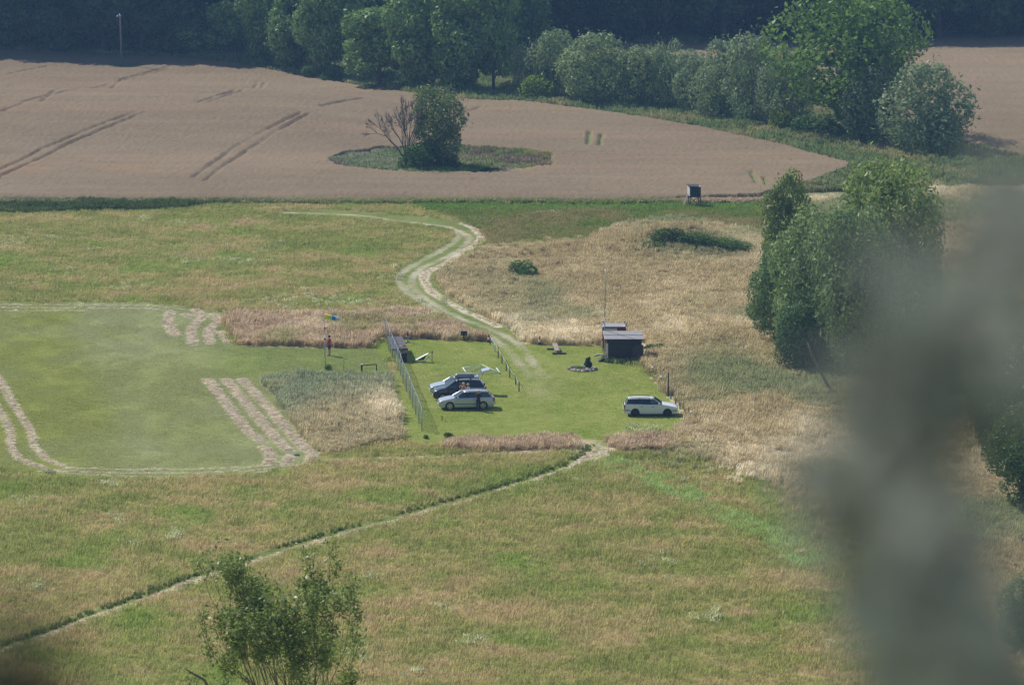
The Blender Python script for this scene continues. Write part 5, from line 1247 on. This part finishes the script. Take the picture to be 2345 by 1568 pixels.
for (a, b, r0, r1, mm) in [(0, .34, .25, .225, m_sy), (.34, .58, .225, .20, m_sg), (.58, .88, .20, .165, m_sb), (.88, 1.18, .165, .14, m_sl)]: sockpiece(a, b, r0, r1, mm)
MB().tube([(0, 0.19 * math.cos(6.283 * k / 16), PH_ - 0.03 + 0.18 * math.sin(6.283 * k / 16)) for k in range(17)], 0.012, 5).build("hoop", m_galv, t)

# ------------------------------------------------------------------ start table, bin, post fittings
m_decking = mat("dark_decking", (0.085, 0.082, 0.095), 0.85, var=0.25, scale=3); m_bin = mat("black_bin", (0.012, 0.014, 0.016), 0.7)
pn = G(917.5, 827.5); sn = S(pn)
t = thing("long_table", "long waist-high table with a dark plank top behind the mesh fence", "table", pn, R(6))
LT = 6.6
mb = MB()
for k in range(8): mb.box((-0.56 + k * 0.16, LT / 2 - 0.1, 1.08), (0.15, LT, 0.05))
mb.build("table_top", m_decking, t); 
mb = MB(); mb.box((0, -0.12 + 0.1, 1.0), (1.24, 0.05, 0.12)); mb.box((0, LT - 0.3, 1.0), (1.24, 0.05, 0.12))
for s in (-1, 1): mb.box((s * 0.6, LT / 2 - 0.1, 1.0), (0.05, LT - 0.3, 0.12))
mb.build("table_frame", m_decking, t)
for y in (0.15, 2.3, 4.4, 6.3):
    for x in (-0.55, 0.55): MB().tube([(x, y, -.05), (x, y, 0.97)], 0.035, 7).build("leg", m_galv, t, smooth=True)
q = pn + Vector((0.28, -0.35, 0)); MB_ = MB().lathe((0, 0, 0), [(0.25, 0.0), (0.31, 0.72), (0.33, 0.74), (0.33, 0.80), (0.28, 0.84)], 16)
o = MB_.build("waste_bin", m_bin, smooth=False); o.location = q; tag(o, "round black bin at the near end of the long dark table", "bin")
tabz = 1.105
def on_table(name, label, cat, x, y, mb, m):
    o = mb.build(name, m, bevel=0.01); M = Matrix.Rotation(R(6), 3, 'Z'); v = M @ Vector((x, y, tabz)); o.location = pn + v; tag(o, label, cat); return o
m_pink = mat("pink_plastic", (0.65, 0.32, 0.28), 0.6); m_cream = mat("cream_card", (0.62, 0.56, 0.42), 0.8)
on_table("tray", "flat pinkish tray on the near end of the long dark table", "tray", 0.30, 0.12, MB().box((0, 0, 0.03), (0.36, 0.26, 0.06)).box((0, 0.12, 0.06), (0.36, 0.02, 0.03)).box((0, -0.12, 0.06), (0.36, 0.02, 0.03)), m_pink)
on_table("carton", "small cream carton on the long dark table", "box", 0.04, 0.75, MB().box((0, 0, 0.05), (0.22, 0.20, 0.10)).box((0, 0, 0.105), (0.23, 0.09, 0.012)), m_cream)
on_table("tool_box", "small red and dark tool box next to the pinkish tray on the long table", "box", 0.36, 0.62, MB().box((0, 0, 0.06), (0.28, 0.16, 0.12)).tube([(-0.1, 0, 0.12), (-0.1, 0, 0.19), (0.1, 0, 0.19), (0.1, 0, 0.12)], 0.012, 5), mat("dark_red_box", (0.22, 0.03, 0.03), 0.5))

p = G(933.8, 784.5); t = thing("fixture_post", "short grey post with a small shelf and dark red fitting in front of brown grass", "post", p)
MB().tube([(0, 0, -.1), (0, 0, 0.52)], 0.055, 8).build("post", m_galv, t, smooth=True); MB().box((0, 0, 0.54), (0.34, 0.26, 0.035)).build("shelf", m_galv, t, bevel=0.006)
MB().lathe((0, 0, 0.557), [(0.07, 0), (0.075, 0.2), (0.05, 0.26), (0.05, 0.36), (0.03, 0.38)], 12).build("fitting", mat("dark_red_fitting", (0.10, 0.03, 0.035), 0.6), t, smooth=True)
MB().lathe((0, 0, 0.937), [(0.03, 0), (0.035, 0.1), (0.01, 0.13)], 10).build("cap", m_galv, t)
mb = MB()
for k in range(5): mb.box((random.uniform(-.35, .35), random.uniform(-.3, .3), 0.04), (random.uniform(.12, .25), .15, 0.09), rz=random.uniform(0, 3))
mb.build("base_stones", mat("brown_stone", (0.20, 0.15, 0.12), 0.9), t, bevel=0.02)

p = G(963.5, 828.5); sx = S(p); t = thing("tray_stand", "tilted white tray with a dark underside on thin crossed legs by the long table", "stand", p)
m_wht = mat("white_plastic", (0.82, 0.84, 0.85), 0.45); m_under = mat("dark_underside", (0.05, 0.055, 0.08), 0.7)
M_ = Matrix.Rotation(R(-28), 3, 'Y'); c0 = Vector((0.08, 0, 0.46))
q = [c0 + M_ @ Vector(v) for v in ((-0.62, -0.24, 0.0), (0.62, -0.24, 0.0), (0.62, 0.30, 0.0), (-0.62, 0.30, 0.0))]
MB().slab(q, 0.07).build("tray", m_wht, t, bevel=0.025)
q = [c0 + M_ @ Vector(v) for v in ((-0.50, -0.20, -0.075), (0.45, -0.20, -0.075), (0.45, 0.24, -0.075), (-0.50, 0.24, -0.075))]
b_ = [c0 + M_ @ Vector(v) for v in ((-0.15, -0.12, -0.30), (0.10, -0.12, -0.30), (0.10, 0.18, -0.30), (-0.15, 0.18, -0.30))]
MB().add(q + b_, [(0, 1, 2, 3), (4, 7, 6, 5), (0, 4, 5, 1), (1, 5, 6, 2), (2, 6, 7, 3), (3, 7, 4, 0)]).build("underside", m_under, t)
for yy in (-0.2, 0.25):
    MB().tube([(-0.42, yy, 0.0), (-0.12, yy, 0.30)], 0.028, 6).build("leg", m_wht, t); MB().tube([(0.42, yy, 0.0), (-0.05, yy, 0.28)], 0.022, 6).build("leg", m_green, t)
    MB().tube([(0.30, yy, 0.05), (0.95, yy + .05, 0.62)], 0.018, 6).build("brace", m_green, t); MB().tube([(0.55, yy, 0.55), (0.95, yy + .05, 0.10)], 0.018, 6).build("brace", m_green, t)
p = G(989.6, 826.5); t = thing("green_post", "short dark-topped post standing right of the tilted white tray", "post", p)
MB().tube([(0, 0, -.1), (0, 0, 0.62)], 0.03, 7).build("shaft", mat("green_shaft", (0.08, 0.14, 0.09), 0.7), t, smooth=True); MB().tube([(0, 0, 0.62), (0.02, 0, 0.86)], [0.045, 0.05], 8).build("grip", m_black, t, smooth=True)

# hurdle and bent wire
p = G(828.4, 852.5); e = G(862.3, 849.5); m_dark = mat("dark_timber", (0.06, 0.055, 0.06), 0.8, var=0.3)
t = thing("hurdle", "low dark rail on two posts, one capped white, at the rough grass edge", "barrier", p)
d = e - p; MB().box((0, 0, 0.30), (0.15, 0.15, 0.66)).build("post", m_dark, t, bevel=0.01); MB().box((0, 0, 0.68), (0.18, 0.18, 0.10)).build("post_cap", m_wht, t, bevel=0.02)
MB().box((d.x, d.y, 0.26), (0.08, 0.08, 0.58)).build("post", m_dark, t); MB().tube([(0.07, 0, 0.58), (d.x, d.y, 0.57)], 0.045, 6).build("rail", m_dark, t)
p = G(787, 851); mb = MB(); mb.tube([(0, 0, -.1), (0.03, 0, 0.3), (-0.05, 0, 0.55), (0.04, 0, 0.8), (-0.02, 0, 1.02), (0.12, 0, 1.08), (0.30, 0, 1.02)], 0.014, 5)
o = mb.build("bent_wire", m_black, smooth=True); o.location = p; tag(o, "thin bent dark wire sticking up between the windsock and the low rail", "wire")
p = G(1012, 962.5); o = MB().tube([(0, 0, -.1), (0.02, 0, 0.2), (0.06, 0, 0.33)], [0.035, 0.035, 0.03], 6).tube([(0.05, 0, 0.3), (-0.04, 0, 0.38)], 0.02, 5).build("stake", mat("rusty_stake", (0.20, 0.08, 0.05), 0.8)); o.location = p; tag(o, "short rusty stake in the lawn in front of the parked cars", "stake")
p = G(993, 1004); 
# board sign and cones
p = G(1062.6, 780.5); t = thing("board_sign", "dark rectangular notice board on a post seen from behind in the brown grass", "sign", p)
s = S(p); MB().box((0, 0, 0.3), (0.10, 0.08, 0.75)).build("post", m_dark, t); MB().box((0, -0.02, 0.66), (0.56, 0.04, 0.38)).build("board", mat("dark_board", (0.035, 0.034, 0.038), 0.8), t, bevel=0.005); MB().box((0, -0.05, 0.86), (0.60, 0.10, 0.03)).build("top_ledge", m_dark, t)
m_org = mat("orange_plastic", (0.65, 0.09, 0.03), 0.5)
def cone(px, py, label, h=0.75):
    p = G(px, py); t = thing("traffic_cone", label, "cone", p, 0.2, None)
    MB().lathe((0, 0, 0.04), [(0.15, 0), (0.115, 0.25 * h)], 16).build("lower_band", m_dark, t, smooth=True); MB().lathe((0, 0, 0.04 + 0.25 * h), [(0.116, 0), (0.085, 0.26 * h)], 16).build("white_band", m_wht, t, smooth=True)
    MB().lathe((0, 0, 0.04 + 0.51 * h), [(0.086, 0), (0.03, 0.45 * h), (0.02, 0.47 * h)], 16).build("cone_top", m_org, t, smooth=True); MB().box((0, 0, 0.02), (0.38, 0.38, 0.04)).build("base", m_dark, t, bevel=0.01); return t
cone(1119.3, 783.5, "orange and white traffic cone at the corner where the rope fence starts"); cone(1235.7, 789.5, "orange traffic cone in the grass edge right of the track, away from the rope fence", 0.80)

# rope fence
m_post = mat("weathered_post", (0.13, 0.11, 0.085), 0.9, var=0.3); m_rope = mat("pale_rope", (0.55, 0.60, 0.50), 0.9)
rp = [(1122.3,789.5),(1133.5,805.8),(1141,819.3),(1149.6,832.4),(1159.4,849),(1167.5,864.9),(1181,880.8),(1188.6,896.6)]
P_ = [G(*a) for a in rp]; t = thing("rope_fence", "line of short wooden posts joined by a pale rope along the track over the lawn", "fence", P_[0])
for i, p in enumerate(P_): MB().tube([p - P_[0] + Vector((0, 0, -.1)), p - P_[0] + Vector((0, 0, 0.82 + 0.04 * (i % 3)))], 0.05, 7).build("post", m_post if i != 1 else m_green, t, smooth=True)
for i in range(7):
    a, b = P_[i] - P_[0] + Vector((0, 0, .78)), P_[i + 1] - P_[0] + Vector((0, 0, .78)); sag = 0.16 if i in (4, 6) else 0.08
    MB().tube([a + (b - a) * f - Vector((0, 0, sag * 4 * f * (1 - f))) for f in (0, .17, .33, .5, .67, .83, 1)], 0.016, 5).build("rope", m_rope, t)
# posts along the lawn's right edge
m_mk = mat("marker_white", (0.62, 0.65, 0.66), 0.6); m_mkd = mat("marker_dark", (0.04, 0.045, 0.055), 0.7); m_mkg = mat("marker_grey", (0.30, 0.33, 0.34), 0.7)
MK = [(1495,857,1,"white-topped marker post farthest back along the lawn's right edge, nearest the shed"), (1515,879,1,"white-topped marker post just left of the tall dark pole"), (1538,913,0,"dark-topped grey marker post just right of the tall dark pole"), (1549,926,0,"dark-topped grey marker post directly behind the white car's bonnet"),
      (1559,936,0,"half-hidden dark-topped marker post by the white car's nose"), (1571,951,0,"dark-topped grey marker post in front of the white car's nose"), (1584.6,960,1,"white-topped marker post nearest the viewer on the lawn's right edge"), (1595,976,0,"dark marker post last in the row, sunk in pale grass")]
for (x, y, wt, lb) in MK:
    p = G(x - 2, y); t = thing("marker_post", lb, "post", p, 0.2, None); hh = 0.62
    MB().box((0, 0, 0.12), (0.13, 0.10, 0.32)).build("shaft", m_mkg, t, bevel=0.01); MB().box((0, 0, 0.39), (0.135, 0.105, 0.22)).build("band", m_mkd, t, bevel=0.008)
    MB().box((0, -0.056, 0.40), (0.05, 0.012, 0.14)).build("reflector", m_mk, t)
    if wt: MB().box((0, 0, 0.56), (0.15, 0.12, 0.12)).add([(-.075, -.06, .62), (.075, -.06, .62), (.075, .06, .66), (-.075, .06, .66)], [(0, 1, 2, 3)]).build("top", m_wht, t, bevel=0.015)
p = G(1530, 908); o = MB().tube([(0, 0, -.2), (0.01, 0, 1.92)], [0.062, 0.055], 8).lathe((0.01, 0, 1.92), [(0.065, 0), (0.06, 0.03), (0.01, 0.05)], 8).build("pole", mat("dark_pole", (0.025, 0.027, 0.03), 0.7), smooth=True); o.location = p; tag(o, "tall thin dark pole among the marker posts behind the white car", "pole")

# bench, flower bed
m_grey = mat("grey_timber", (0.33, 0.28, 0.22), 0.9, var=0.25, scale=4); p = G(1274, 806.5); s = S(p)
t = thing("low_bench", "weathered low wooden bench with dark cross beams on the lawn right of the track", "bench", p)
fa, fb = Vector((0.18, -1.05, 0)), Vector((-0.22, 1.35, 0))
MB().box(fa + Vector((0.05, 0, .07)), (1.15, 0.26, 0.16)).build("cross_beam", m_dark, t, bevel=0.02); MB().box(fb + Vector((-0.2, 0, .07)), (0.75, 0.26, 0.14)).build("cross_beam", m_dark, t, bevel=0.02)
MB().slab([(-0.12, -0.95, 0.30), (0.34, -0.95, 0.30), (0.06, 1.45, 0.58), (-0.34, 1.45, 0.58)], 0.09).build("seat", m_grey, t, bevel=0.02)
MB().box((0.22, -0.75, 0.2), (0.30, 0.3, 0.25)).box((0.30, -0.2, 0.22), (0.16, 0.6, 0.30)).build("support", m_dark, t, bevel=0.02); MB().box((-0.15, 1.2, 0.28), (0.26, 0.26, 0.46)).build("support", m_grey, t, bevel=0.02)
m_stone = [mat("field_stone", (0.40, 0.37, 0.35), 0.9, var=0.3), mat("dark_field_stone", (0.17, 0.16, 0.17), 0.9, var=0.3), mat("pale_field_stone", (0.58, 0.53, 0.48), 0.9, var=0.2)]
p = G(1333.5, 846); t = thing("flower_bed", "oval bed ringed with field stones in the lawn", "flower bed", p)
def stone_mb(c, r):
    bm = bmesh.new(); bmesh.ops.create_icosphere(bm, subdivisions=2, radius=1)
    for v in bm.verts: v.co = Vector((v.co.x * r[0], v.co.y * r[1], v.co.z * r[2])) * random.uniform(0.82, 1.12) + Vector(c)
    mb = MB(); mb.add([tuple(v.co) for v in bm.verts], [tuple(v.index for v in f.verts) for f in bm.faces]); bm.free(); return mb
for k in range(20):
    a = 6.283 * k / 20; stone_mb((1.08 * math.cos(a), 1.18 * math.sin(a), 0.07), (random.uniform(.13, .2), random.uniform(.12, .18), random.uniform(.09, .15))).build("stone", random.choice(m_stone), t)
for k in range(5): stone_mb((random.uniform(.2, .9), random.uniform(-1.0, -.2), 0.12), (.16, .12, .1)).build("stone", random.choice(m_stone), t)
MB().lathe((0, 0, -0.02), [(1.0, 0), (0.95, 0.10), (0.4, 0.16)], 20).build("soil", mat("soil", (0.10, 0.08, 0.05), 1.0), t)
CON = TreeKind(700, leaf_mat("conifer_needles", (0.045, 0.085, 0.035), 0.15, 0.02), m_bark, w=0.5, base=0.03, nb=16, n=1600, leaf=0.06, top=0.2, squash=1.9, aspect=2.5)
tree("dwarf_conifer", CON, 1346.5, 845, 17, 27, "small dark upright conifer in the stone-ringed flower bed", 'conifer', (0.9, 1, 1))
tree("bedding_plant", BUSH[0], 1327, 846, 18, 8, "low bright green plant left of the conifer in the flower bed", 'plant', (1.3, 1.4, 0.8))
tree("bedding_plant", BUSH[1], 1338, 846, 10, 6, "tiny green plant right beside the conifer in the flower bed", 'plant', (0.8, 1.1, 0.7))

# pale tube frame lying on the lawn
pA, pB, pD, pE = G(1060, 843.2), G(1067.7, 855.2), G(1137.1, 844.7), G(1146.1, 856); o_ = pA.copy(); pC = AT(1103.4, 836, (pA.y + pD.y) / 2 + 0.6)
t = thing("tube_frame", "pale green tube frame lying on the lawn behind the parked cars", "frame", o_)
for (a, b, r) in [(pA, pB, .055), (pD, pE, .055), (pA, pC, .032), (pC, pE, .032), (pB, pC, .02), (pA, pD, .02), (pB, pE, .026)]:
    MB().tube([a - o_ + Vector((0, 0, .06)), b - o_ + Vector((0, 0, .06))], r, 7).build("tube", m_green, t, smooth=True)

# ------------------------------------------------------------------ shed, container, aerial
m_tar = mat("dark_stained_boards", (0.040, 0.034, 0.033), 0.85, var=0.35, scale=3); m_felt = mat("grey_roof_felt", (0.30, 0.29, 0.31), 0.85, var=0.1, scale=2); m_redw = mat("dark_red_paint", (0.17, 0.03, 0.03), 0.7, var=0.15); m_redl = mat("red_paint", (0.40, 0.06, 0.04), 0.6); m_whitew = mat("white_panel", (0.62, 0.66, 0.70), 0.6)
p = G(1389, 827.5); s = S(p); SW = 2.95; SH = 1.92; SD = 2.1
t = thing("shed", "small dark wooden shed with a grey felt roof at the right edge of the lawn", "shed", p, R(0))
mb = MB(); nb_ = 11
for k in range(nb_): mb.box((SW / 2, 0.0, 0.09 + k * SH / nb_), (SW, 0.045, SH / nb_ - 0.012))
mb.box((SW / 2, 0.03, SH / 2), (SW - .02, 0.03, SH)); mb.build("front_wall", m_tar, t)
for x, mm in ((0.02, m_redw), (SW - 0.02, m_tar)): MB().add([(x - .02, 0.05, 0), (x + .02, 0.05, 0), (x + .02, SD, 0), (x - .02, SD, 0), (x - .02, .05, SH), (x + .02, .05, SH), (x + .02, SD, SH + .28), (x - .02, SD, SH + .28)], [(0, 1, 2, 3), (4, 5, 6, 7), (0, 1, 5, 4), (1, 2, 6, 5), (2, 3, 7, 6), (3, 0, 4, 7)]).build("side_wall", mm, t)
MB().box((SW / 2, SD + .02, (SH + .28) / 2), (SW, 0.04, SH + .28)).build("back_wall", m_tar, t)
MB().slab([(-0.17, -0.16, SH + .0), (SW + 0.20, -0.16, SH + .0), (SW + 0.08, SD + 0.1, SH + .34), (-0.27, SD + 0.1, SH + .34)], 0.05).build("roof", m_felt, t)
MB().slab([(-0.17, -0.17, SH / 1 + .02), (-0.27, SD + .1, SH + .36), (-0.27, SD + .1, SH + .25), (-0.17, -0.17, SH - .08)], 0.03).build("barge_board", m_cream, t)
MB().slab([(-0.225, 0.95, SH + .185), (SW + 0.145, 0.95, SH + .185), (SW + 0.143, 1.0, SH + .193), (-0.228, 1.0, SH + .193)], 0.012).build("roof_seam", m_dark, t)
MB().box((SW / 2, -0.175, SH - .03), (SW + .36, 0.025, 0.09)).build("fascia", m_tar, t)
q = [(SW - 0.80, -0.35, 0.12), (SW + 0.14, -0.35, 0.12), (SW + 0.14, -0.35, 1.48), (SW - 0.50, -0.35, 1.48), (SW - 0.80, -0.35, 1.18)]
MB().slab([Vector(v) for v in q][::-1], 0.05).build("open_door", mat("brown_door", (0.065, 0.050, 0.046), 0.8), t, bevel=0.006)
MB().box((SW + 0.10, -0.12, 0.75), (0.05, 0.42, 1.3)).build("door_side", m_tar, t)
mb = MB()
for k in range(9): mb.box((-0.02 + 0.008 * k, -0.10, 0.25 + k * 0.15), (0.20, 0.03, 0.03), rot=Matrix.Rotation(R(40), 3, 'Y')); mb.box((-0.02 + 0.008 * k, -0.12, 0.25 + k * 0.15), (0.20, 0.03, 0.03), rot=Matrix.Rotation(R(-40), 3, 'Y'))
mb.box((-0.11, -0.10, 0.85), (0.03, 0.04, 1.5)); mb.box((0.10, -0.10, 0.85), (0.03, 0.04, 1.5)); mb.build("trellis", m_wht, t)
mb = MB()
for yy in (-0.15, 0.9): mb.tube([(0.0, yy, 0.55), (-0.55, yy - .05, 0.05)], 0.045, 6)
mb.build("ramp_rail", m_dark, t); MB().slab([(0.0, -0.2, 0.30), (0.0, 0.9, 0.30), (-0.7, 0.85, 0.03), (-0.7, -0.25, 0.03)][::-1], 0.05).build("ramp", m_dark, t)
MB().box((-0.06, 0.9, 1.2), (0.05, 0.05, 1.2)).build("downpipe", mat("brown_pipe", (0.14, 0.09, 0.07), 0.7), t)

pcx = G(1379.5, 803.5); t = thing("container", "red and white metal container standing behind the dark shed", "container", pcx, R(0)); CW, CH, CD = 2.02, 2.05, 2.0
MB().box((CW / 2, CD / 2, CH / 2), (CW, CD, CH - .02)).build("body", m_redw, t, bevel=0.02)
MB().box((0.55 + .2, -0.012, CH * 0.72), (1.0, 0.02, CH * 0.46)).build("front_panel", m_whitew, t); 
MB().box((-0.012, 0.25, CH * 0.76), (0.02, 0.42, CH * 0.48)).build("side_panel", m_wht, t); MB().box((-0.012, 0.25, CH * 0.24), (0.02, 0.42, CH * 0.40)).build("side_panel", m_wht, t); MB().box((-0.014, 0.72, CH * 0.5), (0.022, 0.36, CH * .9)).build("side_stripe", m_redl, t); MB().box((-0.014, 0.25, CH * .48), (0.03, 0.5, 0.12)).build("side_stripe", m_redl, t)
MB().box((CW / 2, CD / 2, CH + .02), (CW - .06, CD - .06, 0.05)).build("roof", m_felt, t)
for x in (0.12, CW - .12):
    for y in (0.12, CD - .12): MB().box((x, y, CH + .06), (0.28, 0.24, 0.05)).build("corner_plate", m_wht, t); 
for (x, y) in ((0.10, CD - .15), (CW - .12, CD - .15), (CW - .02, 0.12)): MB().slab([(x - .09, y, CH + .08), (x + .09, y, CH + .08), (x + .10, y, CH + .22), (x + .02, y, CH + .19)], 0.05).build("lifting_lug", m_dark, t)
pq = G(1384.3, 817); t = thing("aerial_mast", "very thin tall grey aerial mast rising beside the dark shed", "mast", pq); hm = (817 - 617) / S(pq) / CP
MB().tube([(0, 0, -.2), (0.0, 0, hm * .45)], 0.05, 7).build("lower_tube", m_galv, t, smooth=True); MB().tube([(0, 0, hm * .44), (0.11, 0, hm)], [0.045, 0.035], 6).build("upper_tube", m_galv, t, smooth=True)
# odds and ends round the shed
p = G(1470.5, 828); t = thing("plant_stand", "small white-topped frame stand beside the shed's open door", "stand", p)
for x in (-.2, .22): MB().box((x, 0, 0.14), (0.05, 0.3, 0.30)).build("leg", m_dark, t)
MB().box((0.01, 0, 0.31), (0.52, 0.34, 0.05)).build("top", m_wht, t, bevel=0.01)
for (x, y, r, lb) in [(1460, 829.5, .13, "pale stone under the white-topped frame by the shed"), (1485, 825, .2, "flat pale stone in the grass right of the shed")]:
    o = stone_mb((0, 0, .08), (r * 1.3, r, r * .8)).build("stone", m_stone[2]); o.location = G(x, y); tag(o, lb, "stone")
for (x, y, r, lb) in [(1363, 815.5, .13, "larger pale stone on the lawn left of the shed's ramp"), (1369.5, 813, .16, "broadest pale stone in the pair left of the shed's ramp"), (1377, 812.5, .09, "small pale stone closest to the shed's ramp")]:
    o = stone_mb((0, 0, .05), (r * 1.4, r * 1.1, r * .6)).build("stone", m_stone[2]); o.location = G(x, y); tag(o, lb, "stone")
# tarpaulin heap by the hay
o = stone_mb((0, 0, .06), (.32, .3, .12)).build("heap", mat("grey_heap", (0.22, 0.22, 0.21), 0.9)); o.location = G(676, 1042); tag(o, "small grey heap lying between the hay rows", "heap")

# ------------------------------------------------------------------ raised hide in the wheat edge
p = G(1588, 473.0); s = S(p); k_ = 1 / s
t = thing("raised_hide", "raised wooden hunting hide on four legs with a ladder at the wheat's edge", "hunting hide", p, R(4))
m_cab = mat("dark_green_boards", (0.030, 0.042, 0.045), 0.85, var=0.25); m_leg = mat("brown_poles", (0.12, 0.075, 0.045), 0.85, var=0.25); m_palew = mat("pale_and_sunlit_boards", (0.58, 0.57, 0.55), 0.8)
w_ = 25 * k_; zl = 23 * k_ / CP; zc = 46.5 * k_ / CP
mb = MB()
for k in range(7): mb.box((0.1 * w_, -w_ / 2, zl + (k + .5) * (zc - zl) / 7), (w_, 0.04, (zc - zl) / 7 - .012))
mb.box((0.1 * w_, -w_ / 2 + .03, (zl + zc) / 2), (w_ * .98, 0.03, (zc - zl))); mb.build("front_wall", m_cab, t)
MB().slab([(-.4 * w_, -w_ / 2, zl + .1), (-.4 * w_, -w_ / 2, zc), (-.52 * w_, w_ / 2, zc), (-.52 * w_, w_ / 2, zl + .1)], 0.04).build("side_wall", m_palew, t); MB().box((.6 * w_, 0, (zl + zc) / 2), (0.04, w_, zc - zl)).build("side_wall", m_cab, t); MB().box((.05 * w_, w_ / 2, (zl + zc) / 2), (w_ * 1.08, 0.04, zc - zl)).build("back_wall", m_cab, t)  # left wall's pale colour carries the sunlight on that side
MB().box((.1 * w_, 0, zl), (w_, w_, 0.05)).build("floor", m_leg, t)
MB().slab([(-.5 * w_, -w_ * .6, zc + .06), (.42 * w_, -w_ * .6, zc + .02), (.58 * w_, w_ * .6, zc + .10), (-.58 * w_, w_ * .6, zc + .14)], 0.04).build("roof", m_tar, t); MB().box((.52 * w_, -.3 * w_, zc + .01), (.18 * w_, .5 * w_, .05)).build("roof_patch", m_palew, t)
for (x, y) in ((-.36, -.45), (.58, -.45), (-.40, .45), (.52, .45)): MB().tube([(x * w_ * 1.12, y * w_ * 1.2, -.1), (x * w_, y * w_, zl)], 0.065, 7).build("leg", m_leg, t, smooth=True)
for q in ([(-.75, -.5, 0.05), (.38, -.47, zl)], [(-.35, -.47, zl), (.55, -.5, .12)], [(.3, .45, zl), (.58, -.5, .1)]): MB().tube([Vector((a * w_, b * w_, c)) for a, b, c in q], 0.035, 6).build("brace", m_leg, t)
mb = MB()
for yy in (-.15, .25): mb.tube([(-.95 * w_, yy * w_, 0), (-.48 * w_, yy * w_, zl + .3)], 0.035, 6)
for k in range(6): f = .08 + k * .16; mb.box(((-.95 + .47 * f) * w_, .05 * w_, f * (zl + .3)), (0.07, .45 * w_, 0.04))
mb.build("ladder", m_palew, t)

# ------------------------------------------------------------------ poles of the power line
m_tele = mat("grey_pole", (0.17, 0.155, 0.15), 0.85, var=0.2); m_ins = mat("insulator", (0.85, 0.85, 0.82), 0.2)
p = POLE1; s = S(p); hp_ = (157 - 37) / s / CP; t = thing("power_pole", "plain grey wooden pole with white insulators standing in the wheat", "pole", p)
MB().tube([(0, 0, -.2), (-.13, 0, hp_)], [0.14, 0.10], 9).build("pole", m_tele, t, smooth=True)
for (x, z) in ((-.40, -.12), (-.02, -.05), (-.10, .12)): MB().lathe((-.13 + x, -.05, hp_ + z), [(.05, -.1), (.11, -.04), (.11, .04), (.05, .12)], 10).build("insulator", m_ins, t, smooth=True)
MB().box((-.3, 0, hp_ - .12), (.55, .06, .07)).build("arm", m_tele, t)
p = G(1854, 108); s = S(p); hp_ = (108 - 19) / s / CP; t = thing("power_pole", "hazy T-shaped pole with a cross-arm before the dark wood, left of the poplar", "pole", p)
MB().tube([(0, 0, -.2), (0, 0, hp_)], [0.15, 0.12], 8).build("pole", m_tele, t, smooth=True); MB().box((0, -.02, hp_), (1.6, .12, .14)).build("arm", m_tele, t)
for x in (-.75, .2, .5, .75): MB().lathe((x, 0, hp_ + .07), [(.04, 0), (.07, .08), (.05, .2)], 8).build("insulator", m_ins, t)

# ------------------------------------------------------------------ air
hb = MB(); hb.box((0, 1650, 44), (7000, 4700, 92))
hz = hb.build("haze", None); 
m, t, N, L = newmat("valley_haze"); N.remove(N["Principled BSDF"])
pv = N.new('ShaderNodeVolumePrincipled'); pv.inputs['Color'].default_value = (0.30, 0.56, 1.0, 1); pv.inputs['Density'].default_value = 0.00017; pv.inputs['Anisotropy'].default_value = 0.2
L.new(pv.outputs[0], N["Material Output"].inputs['Volume'])
hz.data.materials.append(m); tag(hz, "thin bluish summer haze over the valley", "haze", kind='stuff')
